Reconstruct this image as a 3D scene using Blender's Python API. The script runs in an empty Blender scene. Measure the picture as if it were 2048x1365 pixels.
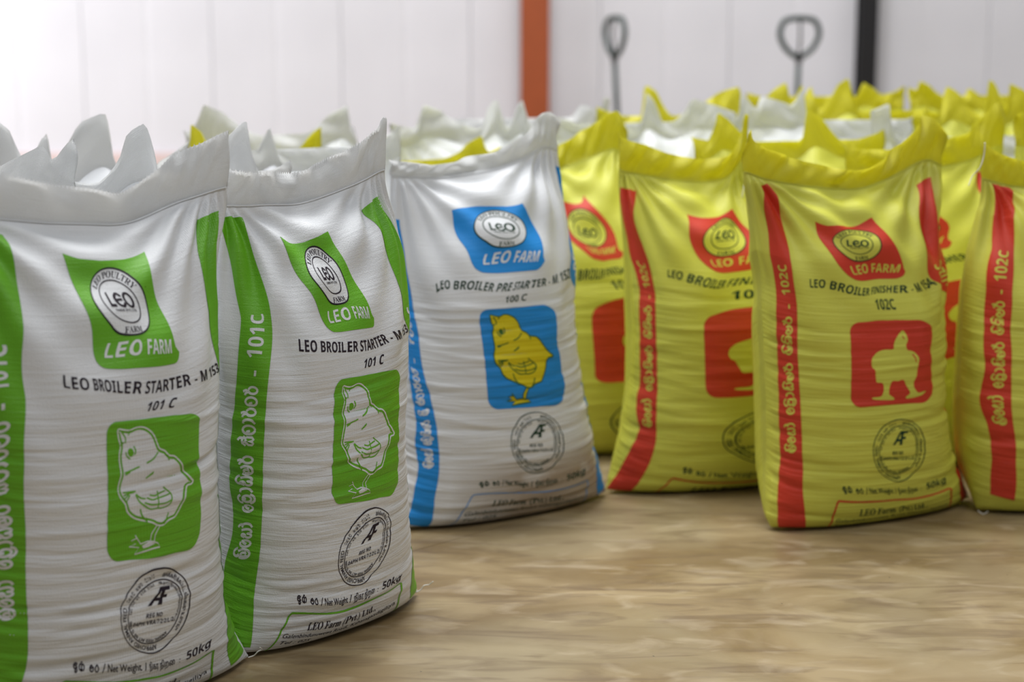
import bpy, math, random
import numpy as np
from mathutils import Vector, Matrix
from mathutils.geometry import tessellate_polygon

# ------------------------------------------------------------------ camera
scene = bpy.context.scene
COL = scene.collection
FPX, CAM_H, HORIZON = 3400.0, 1.05, 60.0
PITCH = math.atan((682.5 - HORIZON) / FPX)
cam_data = bpy.data.cameras.new('camera')
cam_data.sensor_width = 36.0
cam_data.lens = FPX / 2048.0 * 36.0
cam_data.dof.use_dof = True
cam_data.dof.focus_distance = 2.92
cam_data.dof.aperture_fstop = 2.3
cam_data.clip_start = 0.05
cam = bpy.data.objects.new('camera', cam_data)
cam.location = (0, 0, CAM_H)
cam.rotation_euler = (math.pi / 2 - PITCH, 0, 0)
COL.objects.link(cam)
scene.camera = cam

# ------------------------------------------------------------------ world, lights, exposure
scene.view_settings.view_transform = 'Standard'
scene.view_settings.look = 'None'
scene.view_settings.gamma = 1.0
scene.view_settings.use_curve_mapping = False
scene.view_settings.exposure = 0.16
world = bpy.data.worlds.new('world')
scene.world = world
world.use_nodes = True
bg = world.node_tree.nodes['Background']
bg.inputs['Color'].default_value = (0.90, 0.94, 1.0, 1)
bg.inputs['Strength'].default_value = 0.20

def area(name, loc, target, sx, sy, power, color):
    d = bpy.data.lights.new(name, 'AREA')
    d.shape = 'RECTANGLE'; d.size = sx; d.size_y = sy; d.energy = power; d.color = color
    o = bpy.data.objects.new(name, d); COL.objects.link(o)
    o.location = loc
    o.rotation_euler = (Vector(target) - Vector(loc)).to_track_quat('-Z', 'Y').to_euler()
    return o
# roof lights over the stock, daylight from a wide door on the left near the back wall
area('overhead_light', (-0.6, 4.6, 5.0), (-0.2, 4.2, 0), 5.0, 2.0, 300, (0.99, 0.985, 0.98))
area('overhead_light', (1.5, 1.0, 4.6), (0.6, 3.4, 0.2), 2.4, 1.6, 62, (0.99, 0.985, 0.98))
area('door_daylight', (-4.6, 7.6, 2.0), (-1.8, 9.6, 1.3), 2.6, 3.0, 135, (0.97, 0.96, 1.0))

area('overhead_light', (1.6, 7.4, 4.8), (1.6, 8.6, 0.6), 4.0, 1.2, 95, (0.98, 0.98, 1.0))  # extra unseen lamp, added to brighten the right part of the back wall

# ------------------------------------------------------------------ pixel helpers (2048 x 1365 frame)
CP, SP = math.cos(PITCH), math.sin(PITCH)
def ray(px, py):
    a, b = (px - 1024.0) / FPX, (682.5 - py) / FPX
    return np.array([a, CP + b * SP, -SP + b * CP])
def ground(px, py):
    r = ray(px, py); k = -CAM_H / r[2]
    return r * k + np.array([0, 0, CAM_H])
def at_depth(px, py, Y):
    r = ray(px, py); return r * (Y / r[1]) + np.array([0, 0, CAM_H])
def project(P):
    d = P - np.array([0, 0, CAM_H])
    zc = d[..., 1] * CP - d[..., 2] * SP
    yc = d[..., 1] * SP + d[..., 2] * CP
    return 1024 + FPX * d[..., 0] / zc, 682.5 - FPX * yc / zc

# ------------------------------------------------------------------ materials
def new_mat(name):
    m = bpy.data.materials.new(name); m.use_nodes = True
    nt = m.node_tree
    return m, nt, nt.nodes['Principled BSDF']
def N(nt, kind, **kw):
    n = nt.nodes.new(kind)
    for k, v in kw.items(): setattr(n, k, v)
    return n
def woven(name, color, rough=0.38, spec=0.5, dirt=0.0, thin=0.0):
    """woven polypropylene: tape weave relief, crosswise creases, slight sheen; UV is in metres on the flat panel"""
    m, nt, b = new_mat(name)
    L = nt.links.new
    uv = N(nt, 'ShaderNodeUVMap')
    def wave(direction, scale):
        w = N(nt, 'ShaderNodeTexWave', wave_type='BANDS', bands_direction=direction, wave_profile='SIN')
        w.inputs['Scale'].default_value = scale; w.inputs['Distortion'].default_value = 0.6
        w.inputs['Detail'].default_value = 1.0; w.inputs['Detail Scale'].default_value = 0.8
        L(uv.outputs[0], w.inputs['Vector']); return w
    wx, wy = wave('X', 110), wave('Y', 125)
    mul = N(nt, 'ShaderNodeMath', operation='MULTIPLY'); L(wx.outputs['Fac'], mul.inputs[0]); L(wy.outputs['Fac'], mul.inputs[1])
    mp = N(nt, 'ShaderNodeMapping'); mp.inputs['Scale'].default_value = (8, 135, 1); L(uv.outputs[0], mp.inputs['Vector'])
    nz = N(nt, 'ShaderNodeTexNoise'); nz.inputs['Scale'].default_value = 1.0; nz.inputs['Detail'].default_value = 4.0
    nz.inputs['Distortion'].default_value = 0.5
    L(mp.outputs[0], nz.inputs['Vector'])
    ng = N(nt, 'ShaderNodeTexNoise'); ng.inputs['Scale'].default_value = 330; ng.inputs['Detail'].default_value = 2
    L(uv.outputs[0], ng.inputs['Vector'])
    b1 = N(nt, 'ShaderNodeBump'); b1.inputs['Strength'].default_value = 0.32; b1.inputs['Distance'].default_value = 0.0010
    L(mul.outputs[0], b1.inputs['Height'])
    b2 = N(nt, 'ShaderNodeBump'); b2.inputs['Strength'].default_value = 0.45; b2.inputs['Distance'].default_value = 0.007
    sv = N(nt, 'ShaderNodeSeparateXYZ'); L(uv.outputs[0], sv.inputs[0])
    fd = N(nt, 'ShaderNodeMapRange'); fd.inputs['From Min'].default_value = 0.50; fd.inputs['From Max'].default_value = 0.66
    fd.inputs['To Min'].default_value = 1.0; fd.inputs['To Max'].default_value = 0.22; L(sv.outputs['Y'], fd.inputs['Value'])
    hm = N(nt, 'ShaderNodeMath', operation='MULTIPLY'); L(nz.outputs['Fac'], hm.inputs[0]); L(fd.outputs[0], hm.inputs[1])
    L(hm.outputs[0], b2.inputs['Height']); L(b1.outputs[0], b2.inputs['Normal'])
    b3 = N(nt, 'ShaderNodeBump'); b3.inputs['Strength'].default_value = 0.45; b3.inputs['Distance'].default_value = 0.0012
    L(ng.outputs['Fac'], b3.inputs['Height']); L(b2.outputs[0], b3.inputs['Normal'])
    L(b3.outputs[0], b.inputs['Normal'])
    big = N(nt, 'ShaderNodeTexNoise'); big.inputs['Scale'].default_value = 7; big.inputs['Detail'].default_value = 5
    L(uv.outputs[0], big.inputs['Vector'])
    mix = N(nt, 'ShaderNodeMix', data_type='RGBA')
    mix.inputs['A'].default_value = (*[c * 0.9 for c in color], 1)
    mix.inputs['B'].default_value = (*[min(1, c * 1.06) for c in color], 1)
    L(big.outputs['Fac'], mix.inputs['Factor'])
    out = mix.outputs['Result']
    if dirt:
        sep = N(nt, 'ShaderNodeSeparateXYZ'); L(uv.outputs[0], sep.inputs[0])
        n3 = N(nt, 'ShaderNodeTexNoise'); n3.inputs['Scale'].default_value = 9; n3.inputs['Detail'].default_value = 6
        L(uv.outputs[0], n3.inputs['Vector'])
        r1 = N(nt, 'ShaderNodeMapRange'); r1.inputs['From Min'].default_value = 0.23; r1.inputs['From Max'].default_value = 0.155
        L(sep.outputs['Y'], r1.inputs['Value'])
        r2 = N(nt, 'ShaderNodeMapRange'); r2.inputs['From Min'].default_value = 0.24; r2.inputs['From Max'].default_value = 0.46
        L(n3.outputs['Fac'], r2.inputs['Value'])
        r3 = N(nt, 'ShaderNodeMapRange'); r3.inputs['From Min'].default_value = 0.16; r3.inputs['From Max'].default_value = 0.30
        L(sep.outputs['X'], r3.inputs['Value'])
        mm = N(nt, 'ShaderNodeMath', operation='MULTIPLY'); L(r1.outputs[0], mm.inputs[0]); L(r2.outputs[0], mm.inputs[1])
        mm2 = N(nt, 'ShaderNodeMath', operation='MULTIPLY'); L(mm.outputs[0], mm2.inputs[0]); L(r3.outputs[0], mm2.inputs[1])
        mm3 = N(nt, 'ShaderNodeMath', operation='MULTIPLY'); L(mm2.outputs[0], mm3.inputs[0]); mm3.inputs[1].default_value = dirt
        mx = N(nt, 'ShaderNodeMix', data_type='RGBA'); L(mm3.outputs[0], mx.inputs['Factor']); L(out, mx.inputs['A'])
        mx.inputs['B'].default_value = (0.30, 0.205, 0.115, 1); out = mx.outputs['Result']
    L(out, b.inputs['Base Color'])
    b.inputs['Roughness'].default_value = rough
    b.inputs['Specular IOR Level'].default_value = spec
    if thin:                                          # single unfilled layer lets light through
        tr = N(nt, 'ShaderNodeBsdfTranslucent'); L(out, tr.inputs['Color']); L(b3.outputs[0], tr.inputs['Normal'])
        ms = N(nt, 'ShaderNodeMixShader'); ms.inputs[0].default_value = thin
        L(b.outputs[0], ms.inputs[1]); L(tr.outputs[0], ms.inputs[2])
        L(ms.outputs[0], nt.nodes['Material Output'].inputs['Surface'])
    return m
def plain(name, color, rough=0.5, metal=0.0, bump=0.0, scale=40, spec=0.5):
    m, nt, b = new_mat(name); L = nt.links.new
    tc = N(nt, 'ShaderNodeTexCoord'); nz = N(nt, 'ShaderNodeTexNoise')
    nz.inputs['Scale'].default_value = scale; nz.inputs['Detail'].default_value = 5
    L(tc.outputs['Object'], nz.inputs['Vector'])
    mix = N(nt, 'ShaderNodeMix', data_type='RGBA')
    mix.inputs['A'].default_value = (*[c * 0.86 for c in color], 1); mix.inputs['B'].default_value = (*[min(1, c * 1.1) for c in color], 1)
    L(nz.outputs['Fac'], mix.inputs['Factor']); L(mix.outputs['Result'], b.inputs['Base Color'])
    if bump:
        bp = N(nt, 'ShaderNodeBump'); bp.inputs['Strength'].default_value = bump; bp.inputs['Distance'].default_value = 0.002
        L(nz.outputs['Fac'], bp.inputs['Height']); L(bp.outputs[0], b.inputs['Normal'])
    b.inputs['Roughness'].default_value = rough; b.inputs['Metallic'].default_value = metal
    b.inputs['Specular IOR Level'].default_value = spec
    return m
WHITE = (0.765, 0.785, 0.81); YELLOW = (0.67, 0.675, 0.09)
M = dict(
    white=woven('white_woven_plastic', WHITE), white_dusty=woven('dusty_white_woven_plastic', WHITE, dirt=0.8),
    yellow=woven('yellow_woven_plastic', YELLOW), white_thin=woven('thin_white_woven_plastic', (0.80, 0.81, 0.81), thin=0.45), yellow_thin=woven('thin_yellow_woven_plastic', (0.78, 0.74, 0.05), thin=0.45),
    green=woven('green_ink', (0.14, 0.45, 0.010), 0.40), blue=woven('blue_ink', (0.004, 0.265, 0.74), 0.45),
    red=woven('red_ink', (0.64, 0.040, 0.014), 0.45),
    black=woven('black_ink', (0.016, 0.008, 0.018), 0.5, 0.3), darkgreen=woven('dark_green_ink', (0.008, 0.045, 0.022), 0.5, 0.3),
    chickyellow=woven('yellow_ink', (0.72, 0.60, 0.0), 0.5), chickline=woven('green_line_ink', (0.03, 0.13, 0.008), 0.5),
    thread=plain('cotton_thread', (0.8, 0.79, 0.75), 0.8),
    brown=plain('rust_brown_paint', (0.30, 0.062, 0.014), 0.5, 0, 0.1, 12),
    steel_black=plain('black_paint', (0.008, 0.008, 0.010), 0.45),
    jack=plain('dark_green_grey_paint', (0.012, 0.032, 0.026), 0.4), rubber=plain('black_rubber', (0.01, 0.01, 0.01), 0.7),
    jackbody=plain('jack_body_paint', (0.35, 0.05, 0.02), 0.45), chrome=plain('bare_steel', (0.5, 0.5, 0.5), 0.3, 1.0),
    wall=plain('pale_lilac_sheet_paint', (0.655, 0.655, 0.695), 0.55, 0, 0, 1.5), skirt=plain('terracotta_skirt_paint', (0.64, 0.50, 0.48), 0.6, 0, 0, 3),
)

# ------------------------------------------------------------------ mesh helpers
def link(name, me, parent=None):
    o = bpy.data.objects.new(name, me); COL.objects.link(o)
    if parent is not None: o.parent = parent
    return o
def mesh_np(name, V, F, mat, parent=None, uv=None, smooth=True, nside=4):
    """V (n,3), F (m,nside) ints; uv per vertex (n,2)"""
    V = np.asarray(V, np.float32); F = np.asarray(F, np.int32)
    me = bpy.data.meshes.new(name)
    me.vertices.add(len(V)); me.vertices.foreach_set('co', V.ravel())
    me.loops.add(F.size); me.loops.foreach_set('vertex_index', F.ravel())
    me.polygons.add(len(F))
    me.polygons.foreach_set('loop_start', np.arange(0, F.size, nside, dtype=np.int32))
    me.polygons.foreach_set('loop_total', np.full(len(F), nside, np.int32))
    if smooth: me.polygons.foreach_set('use_smooth', np.ones(len(F), bool))
    if uv is not None:
        l = me.uv_layers.new(name='UVMap')
        l.data.foreach_set('uv', np.asarray(uv, np.float32)[F.ravel()].ravel())
    me.update(); me.validate()
    me.materials.append(mat)
    return link(name, me, parent)
def box(name, lo, hi, mat, parent=None, bev=0.0):
    import bmesh
    bm = bmesh.new(); bmesh.ops.create_cube(bm, size=1)
    for v in bm.verts:
        v.co = Vector([(lo[i] + hi[i]) / 2 + v.co[i] * (hi[i] - lo[i]) for i in range(3)])
    if bev: bmesh.ops.bevel(bm, geom=bm.edges[:], offset=bev, segments=2, affect='EDGES', profile=0.6)
    me = bpy.data.meshes.new(name); bm.to_mesh(me); bm.free(); me.materials.append(mat)
    return link(name, me, parent)
def tube(name, pts, r, mat, parent=None, n=8, closed=False):
    P = np.array(pts, float); m = len(P)
    rr = np.full(m, r) if np.isscalar(r) else np.array(r)
    T = np.gradient(P, axis=0)
    if closed: T = np.roll(P, -1, 0) - np.roll(P, 1, 0)
    T /= np.linalg.norm(T, axis=1)[:, None] + 1e-9
    up = np.array([0.13, 0.31, 0.94]); up2 = np.array([0.9, 0.4, 0.1])
    A = np.cross(T, up); bad = np.linalg.norm(A, axis=1) < 0.3
    A[bad] = np.cross(T[bad], up2); A /= np.linalg.norm(A, axis=1)[:, None]
    for i in range(1, m):
        A[i] = A[i - 1] - T[i] * np.dot(A[i - 1], T[i]); A[i] /= np.linalg.norm(A[i])
    B = np.cross(T, A)
    th = np.arange(n) * 2 * math.pi / n
    V = (P[:, None] + rr[:, None, None] * (np.cos(th)[None, :, None] * A[:, None] + np.sin(th)[None, :, None] * B[:, None])).reshape(-1, 3)
    F = []
    for i in range(m if closed else m - 1):
        j = (i + 1) % m
        for k in range(n):
            F.append((i * n + k, i * n + (k + 1) % n, j * n + (k + 1) % n, j * n + k))
    if not closed:
        c0, c1 = len(V), len(V) + 1
        V = np.vstack([V, P[0], P[-1]])
        for k in range(n):
            F.append((c0, (k + 1) % n, k, k)); F.append((c1, (m - 1) * n + k, (m - 1) * n + (k + 1) % n, (m - 1) * n + (k + 1) % n))
    me = bpy.data.meshes.new(name)
    me.from_pydata([tuple(v) for v in V], [], [tuple(dict.fromkeys(f)) for f in F])
    for p in me.polygons: p.use_smooth = True
    me.materials.append(mat)
    return link(name, me, parent)
def empty(name, loc, rz=0.0):
    o = bpy.data.objects.new(name, None); COL.objects.link(o)
    o.location = loc; o.rotation_euler = (0, 0, rz); o.empty_display_size = 0.1
    return o
def tag(o, label, cat=None, group=None):
    o['label'] = label
    if cat: o['category'] = cat
    if group: o['group'] = group
    return o

# ------------------------------------------------------------------ the setting
def floor_material():
    m, nt, b = new_mat('worn_tan_floor'); L = nt.links.new
    tc = N(nt, 'ShaderNodeTexCoord')
    def noise(scale, detail, dist=0.0, sc=(1, 1, 1), rot=0.0):
        mp = N(nt, 'ShaderNodeMapping'); mp.inputs['Scale'].default_value = sc; mp.inputs['Rotation'].default_value = (0, 0, rot)
        n = N(nt, 'ShaderNodeTexNoise'); n.inputs['Scale'].default_value = scale; n.inputs['Detail'].default_value = detail
        n.inputs['Distortion'].default_value = dist
        L(tc.outputs['Object'], mp.inputs[0]); L(mp.outputs[0], n.inputs['Vector']); return n
    def ramp(src, lo, hi):
        r = N(nt, 'ShaderNodeMapRange'); r.inputs['From Min'].default_value = lo; r.inputs['From Max'].default_value = hi
        L(src, r.inputs['Value']); return r.outputs[0]
    def mix(fac, a, bcol, mode='MIX'):
        x = N(nt, 'ShaderNodeMix', data_type='RGBA', blend_type=mode)
        if isinstance(fac, float): x.inputs['Factor'].default_value = fac
        else: L(fac, x.inputs['Factor'])
        if isinstance(a, tuple): x.inputs['A'].default_value = (*a, 1)
        else: L(a, x.inputs['A'])
        if isinstance(bcol, tuple): x.inputs['B'].default_value = (*bcol, 1)
        else: L(bcol, x.inputs['B'])
        return x.outputs['Result']
    def mulf(a, bb):
        x = N(nt, 'ShaderNodeMath', operation='MULTIPLY'); L(a, x.inputs[0])
        if isinstance(bb, float): x.inputs[1].default_value = bb
        else: L(bb, x.inputs[1])
        return x.outputs[0]
    c = mix(ramp(noise(2.6, 6, 1.2, (1, 2.0, 1), 0.35).outputs[0], 0.40, 0.62), (0.225, 0.155, 0.070), (0.365, 0.275, 0.148))
    c = mix(mulf(ramp(noise(1.5, 4, 0.8, (1, 1, 1), 0.2).outputs[0], 0.50, 0.64), 0.55), c, (0.385, 0.325, 0.205))
    c = mix(mulf(ramp(noise(6, 8, 1.5, (0.7, 3.2, 1), 0.45).outputs[0], 0.50, 0.68), 0.6), c, (0.155, 0.102, 0.055))
    c = mix(mulf(ramp(noise(7, 9, 0.9, (1, 2.0, 1), -0.5).outputs[0], 0.54, 0.76), 0.6), c, (0.52, 0.43, 0.30))
    c = mix(ramp(noise(55, 2).outputs[0], 0.775, 0.80), c, (0.05, 0.04, 0.03))
    L(c, b.inputs['Base Color'])
    rg = ramp(noise(7, 5, 1.0).outputs[0], 0.3, 0.7)
    mr = N(nt, 'ShaderNodeMapRange'); mr.inputs['To Min'].default_value = 0.34; mr.inputs['To Max'].default_value = 0.55
    L(rg, mr.inputs['Value']); L(mr.outputs[0], b.inputs['Roughness'])
    bp = N(nt, 'ShaderNodeBump'); bp.inputs['Strength'].default_value = 0.12; bp.inputs['Distance'].default_value = 0.002
    L(noise(40, 6).outputs[0], bp.inputs['Height']); L(bp.outputs[0], b.inputs['Normal'])
    b.inputs['Specular IOR Level'].default_value = 0.4
    return m
FLOOR = floor_material()
def prism(name, poly, z0, z1, mat, parent=None):
    n = len(poly)
    V = [(x, y, z0) for x, y in poly] + [(x, y, z1) for x, y in poly]
    F = [tuple(reversed(range(n))), tuple(range(n, 2 * n))] + [(i, (i + 1) % n, n + (i + 1) % n, n + i) for i in range(n)]
    me = bpy.data.meshes.new(name); me.from_pydata(V, [], F); me.update(); me.materials.append(mat)
    return link(name, me, parent)
fl = empty('floor', (0, 0, 0)); fl['kind'] = 'structure'; fl['label'] = 'worn tan warehouse floor with pale scuffs and a narrow joint'
prism('floor_bed', [(-9, -4), (9, -4), (9, 9.75), (-9, 9.75)], -0.12, -0.006, plain('dark_joint_filler', (0.07, 0.05, 0.035), 0.8), fl)
ja, jb = ground(815, 1106), ground(1000, 1054)
jd = (jb - ja)[:2]; jd /= np.linalg.norm(jd); jn = np.array([-jd[1], jd[0]])
def jp(x): t = (x - ja[0]) / jd[0]; return (ja[:2] + jd * t)
l0, l1 = jp(-9), jp(9)
g = 0.0012
clipy = lambda p: (float(p[0]), float(min(max(p[1], -4), 9.75)))
xa = ja[0] + (-4 - ja[1]) / jd[1] * jd[0]; xb = ja[0] + (9.75 - ja[1]) / jd[1] * jd[0]
near_poly = [(max(xa, -9), -4) if xa > -9 else (-9, jp(-9)[1]), (9, -4)]
near = ([(xa + g, -4)] if xa > -9 else [(-9, -4), (-9, jp(-9)[1] - g)]) + ([(xb + g, 9.75), (9, 9.75)] if xb < 9 else [(9, jp(9)[1] - g)]) + [(9, -4)]
far = ([(xa - g, -4)] if xa > -9 else [(-9, jp(-9)[1] + g)]) + ([(xb - g, 9.75)] if xb < 9 else [(9, jp(9)[1] + g), (9, 9.75)]) + [(-9, 9.75)] + ([(-9, -4)] if xa > -9 else [])
def ccw(p): 
    a = sum(p[i][0] * p[(i + 1) % len(p)][1] - p[(i + 1) % len(p)][0] * p[i][1] for i in range(len(p)))
    return p if a > 0 else p[::-1]
prism('floor_slab', ccw([tuple(map(float, p)) for p in near]), -0.006, 0.0, FLOOR, fl)
prism('floor_slab', ccw([tuple(map(float, p)) for p in far]), -0.006, 0.0, FLOOR, fl)

WALL_Y = 9.6
wb = empty('wall_back', (0, WALL_Y, 0)); wb['kind'] = 'structure'; wb['label'] = 'pale lilac sheet metal back wall, out of focus'
box('wall_core', (-9, 0.03, 0), (9, 0.15, 4.6), M['wall'], wb)
pw = 0.72
proto = None
for i in range(25):
    x = -9 + i * pw + 0.13
    if proto is None:
        prof = [(0.0, 0.03), (0.001, 0.002), (0.004, 0.0), (0.34, 0.0), (0.352, 0.0022), (0.368, 0.0022), (0.38, 0.0), (0.715, 0.0), (0.718, 0.002), (0.719, 0.03)]
        V = [(px_, py_, z) for z in (0.0, 4.6) for px_, py_ in prof]; n = len(prof)
        F = [(k, k + 1, n + k + 1, n + k) for k in range(n - 1)] + [tuple(range(n - 1, -1, -1)), tuple(range(n, 2 * n))]
        me = bpy.data.meshes.new('wall_panel'); me.from_pydata(V, [], F); me.update(); me.materials.append(M['wall'])
        proto = me
    o = link('wall_panel', proto, wb); o.location = (x, 0, 0)
sk = box('trim_1', (-9, WALL_Y - 0.035, 0.0), (9, WALL_Y, 0.37), M['skirt']); sk['kind'] = 'structure'; sk['label'] = 'low terracotta painted band along the foot of the back wall'

def i_column(name, px0, px1, mat, label):
    y = WALL_Y - 0.16
    a, b = at_depth(px0, 90, y)[0], at_depth(px1, 90, y)[0]
    w = b - a; cx = (a + b) / 2
    r = empty(name, (cx, y, 0)); tag(r, label); r['kind'] = 'structure'
    box('front_flange', (-w / 2, 0.0, 0.012), (w / 2, 0.012, 4.6), mat, r, 0.002)
    box('rear_flange', (-w / 2, 0.11, 0.012), (w / 2, 0.122, 4.6), mat, r, 0.002)
    box('web', (-0.006, 0.012, 0.012), (0.006, 0.11, 4.6), mat, r)
    box('base_plate', (-w / 2 - 0.03, -0.02, 0), (w / 2 + 0.03, 0.122, 0.012), mat, r)
i_column('trim_2', 1041, 1099, M['brown'], 'rust brown steel column against the back wall')
i_column('trim_3', 1719, 1755, M['steel_black'], 'black steel column against the back wall')

# ------------------------------------------------------------------ flat print artwork (metres on the flat panel, u right, v up)
PW = 0.62
def tris_poly(loops):
    """filled polygon with holes -> (n,3,2) triangles"""
    vs = [[Vector((p[0], p[1], 0)) for p in lp] for lp in loops]
    flat = [p for lp in loops for p in lp]
    t = tessellate_polygon(vs)
    return np.array([[flat[i] for i in tri] for tri in t], float)
def grid_fill(loops, h=.005):
    """filled polygon cut along a regular grid so that it can follow the cloth"""
    import bmesh
    bm = bmesh.new()
    for t in tris_poly(loops): bm.faces.new([bm.verts.new((p[0], p[1], 0)) for p in t])
    bmesh.ops.remove_doubles(bm, verts=bm.verts[:], dist=1e-6)
    A = np.array([v.co[:2] for v in bm.verts]); lo, hi = A.min(0), A.max(0)
    for ax in (0, 1):
        for x in np.arange(lo[ax] + h, hi[ax] - 1e-4, h):
            co = [0, 0, 0]; no = [0, 0, 0]; co[ax] = x; no[ax] = 1
            bmesh.ops.bisect_plane(bm, geom=bm.verts[:] + bm.edges[:] + bm.faces[:], dist=1e-7, plane_co=co, plane_no=no)
    bmesh.ops.triangulate(bm, faces=bm.faces[:])
    out = np.array([[v.co[:2] for v in f.verts] for f in bm.faces], float); bm.free()
    return out
def ribbon(pts, w, closed=False):
    P = np.array(pts, float)
    if closed: P = np.vstack([P, P[:1]])
    if len(P) < 2: return np.zeros((0, 3, 2))
    T = np.gradient(P, axis=0)
    if closed: T[0] = T[-1] = P[1] - P[-2]
    T /= np.linalg.norm(T, axis=1)[:, None] + 1e-12
    Nn = np.stack([-T[:, 1], T[:, 0]], 1) * (w / 2)
    Lp, Rp = P + Nn, P - Nn
    if not closed:
        e = w * 0.35
        Lp[0] -= T[0] * e; Rp[0] -= T[0] * e; Lp[-1] += T[-1] * e; Rp[-1] += T[-1] * e
    a = np.stack([Lp[:-1], Rp[:-1], Rp[1:]], 1); b = np.stack([Lp[:-1], Rp[1:], Lp[1:]], 1)
    return np.concatenate([a, b])
def smooth_pts(pts, closed=False, k=6):
    """Catmull-Rom"""
    P = [np.array(p, float) for p in pts]; n = len(P); out = []
    rng = range(n) if closed else range(n - 1)
    for i in rng:
        g_ = (lambda j: P[j % n]) if closed else (lambda j: P[min(max(j, 0), n - 1)])
        p0, p1, p2, p3 = g_(i - 1), g_(i), g_(i + 1), g_(i + 2)
        for q in range(k):
            t = q / k
            out.append(0.5 * ((2 * p1) + (-p0 + p2) * t + (2 * p0 - 5 * p1 + 4 * p2 - p3) * t * t + (-p0 + 3 * p1 - 3 * p2 + p3) * t ** 3))
    if not closed: out.append(P[-1])
    return np.array(out)
def circle(cx, cy, rx, ry=None, n=48, a0=0, a1=360):
    ry = rx if ry is None else ry
    a = np.radians(np.linspace(a0, a1, n, endpoint=(a1 - a0) % 360 != 0))
    return np.stack([cx + rx * np.cos(a), cy + ry * np.sin(a)], 1)
def rounded(u0, u1, v0, v1, r):
    return np.vstack([circle(u1 - r, v1 - r, r, n=8, a0=0, a1=90), circle(u0 + r, v1 - r, r, n=8, a0=90, a1=180),
                      circle(u0 + r, v0 + r, r, n=8, a0=180, a1=270), circle(u1 - r, v0 + r, r, n=8, a0=270, a1=360 - 1e-6)])
def inset(poly, d):
    P = np.array(poly, float); T = np.roll(P, -1, 0) - np.roll(P, 1, 0)
    T /= np.linalg.norm(T, axis=1)[:, None] + 1e-9
    Nn = np.stack([-T[:, 1], T[:, 0]], 1)
    ar = 0.5 * np.sum(P[:, 0] * np.roll(P[:, 1], -1) - np.roll(P[:, 0], -1) * P[:, 1])
    return P + Nn * d * (1 if ar > 0 else -1)
# --- text through the built-in font
_txt = {}
def text_mesh(body, bold=0.0, shear=0.0, res=2):
    key = (body, bold, shear, res)
    if key in _txt: return _txt[key].copy()
    c = bpy.data.curves.new('t', 'FONT'); c.body = body; c.offset = bold; c.shear = shear; c.resolution_u = res; c.dimensions = '2D'; c.fill_mode = 'BOTH'
    o = bpy.data.objects.new('t', c); COL.objects.link(o)
    dg = bpy.context.evaluated_depsgraph_get()
    me = o.evaluated_get(dg).to_mesh()
    me.calc_loop_triangles()
    v = np.empty(len(me.vertices) * 3, np.float32); me.vertices.foreach_get('co', v); v = v.reshape(-1, 3)[:, :2].astype(float)
    t = np.empty(len(me.loop_triangles) * 3, np.int32); me.loop_triangles.foreach_get('vertices', t)
    out = v[t.reshape(-1, 3)]
    bpy.data.objects.remove(o); bpy.data.curves.remove(c)
    _txt[key] = out
    return out.copy()
CAPS = {}
def face(s, up, lo, dg):
    o = ''
    for ch in s:
        if 'A' <= ch <= 'Z': o += chr(up + ord(ch) - 65)
        elif 'a' <= ch <= 'z' and lo: o += chr(lo + ord(ch) - 97)
        elif '0' <= ch <= '9' and dg: o += chr(dg + ord(ch) - 48)
        else: o += ch
    return o
def sans_bold(s): return face(s, 0x1D5D4, 0x1D5EE, 0x1D7EC)
def serif(s): return face(s, 0x1D400, 0x1D41A, 0x1D7CE)
def text(body, u0, u1, v, cap, bold=0.0, shear=0.0):
    """fit between u0 and u1, baseline v, capital height cap"""
    wide = any(ord(ch) > 0x1D3FF for ch in body)
    if wide not in CAPS: CAPS[wide] = text_mesh(sans_bold('H') if wide else 'H')[..., 1].max()
    CAP = CAPS[wide]
    t = text_mesh(body, bold, shear)
    x0, x1 = t[..., 0].min(), t[..., 0].max()
    t[..., 0] = u0 + (t[..., 0] - x0) / (x1 - x0) * (u1 - u0)
    t[..., 1] = v + t[..., 1] / CAP * cap
    return t
def refine(T, h, it=9):
    """split every edge longer than h (consistent across neighbours)"""
    T = np.asarray(T, float)
    for _ in range(it):
        if len(T) == 0: break
        E = np.linalg.norm(T - np.roll(T, -1, 1), axis=2)        # edge i: i -> i+1
        L = E > h
        n = L.sum(1)
        if not n.any(): break
        out = [T[n == 0]]
        mid = (T + np.roll(T, -1, 1)) / 2
        for k in range(3):                                       # rotate so cases line up
            r = lambda A: np.roll(A, -k, 1)
            t, m, l = r(T), r(mid), r(L)
            s1 = (n == 1) & l[:, 0]
            a, b, c, ab = t[s1, 0], t[s1, 1], t[s1, 2], m[s1, 0]
            out += [np.stack([a, ab, c], 1), np.stack([ab, b, c], 1)]
            s2 = (n == 2) & ~l[:, 2]
            a, b, c, ab, bc = t[s2, 0], t[s2, 1], t[s2, 2], m[s2, 0], m[s2, 1]
            out += [np.stack([ab, b, bc], 1), np.stack([a, ab, bc], 1), np.stack([a, bc, c], 1)]
        s3 = n == 3
        a, b, c = T[s3, 0], T[s3, 1], T[s3, 2]; ab, bc, ca = mid[s3, 0], mid[s3, 1], mid[s3, 2]
        out += [np.stack([a, ab, ca], 1), np.stack([ab, b, bc], 1), np.stack([ca, bc, c], 1), np.stack([ab, bc, ca], 1)]
        T = np.concatenate(out)
    return T
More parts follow.
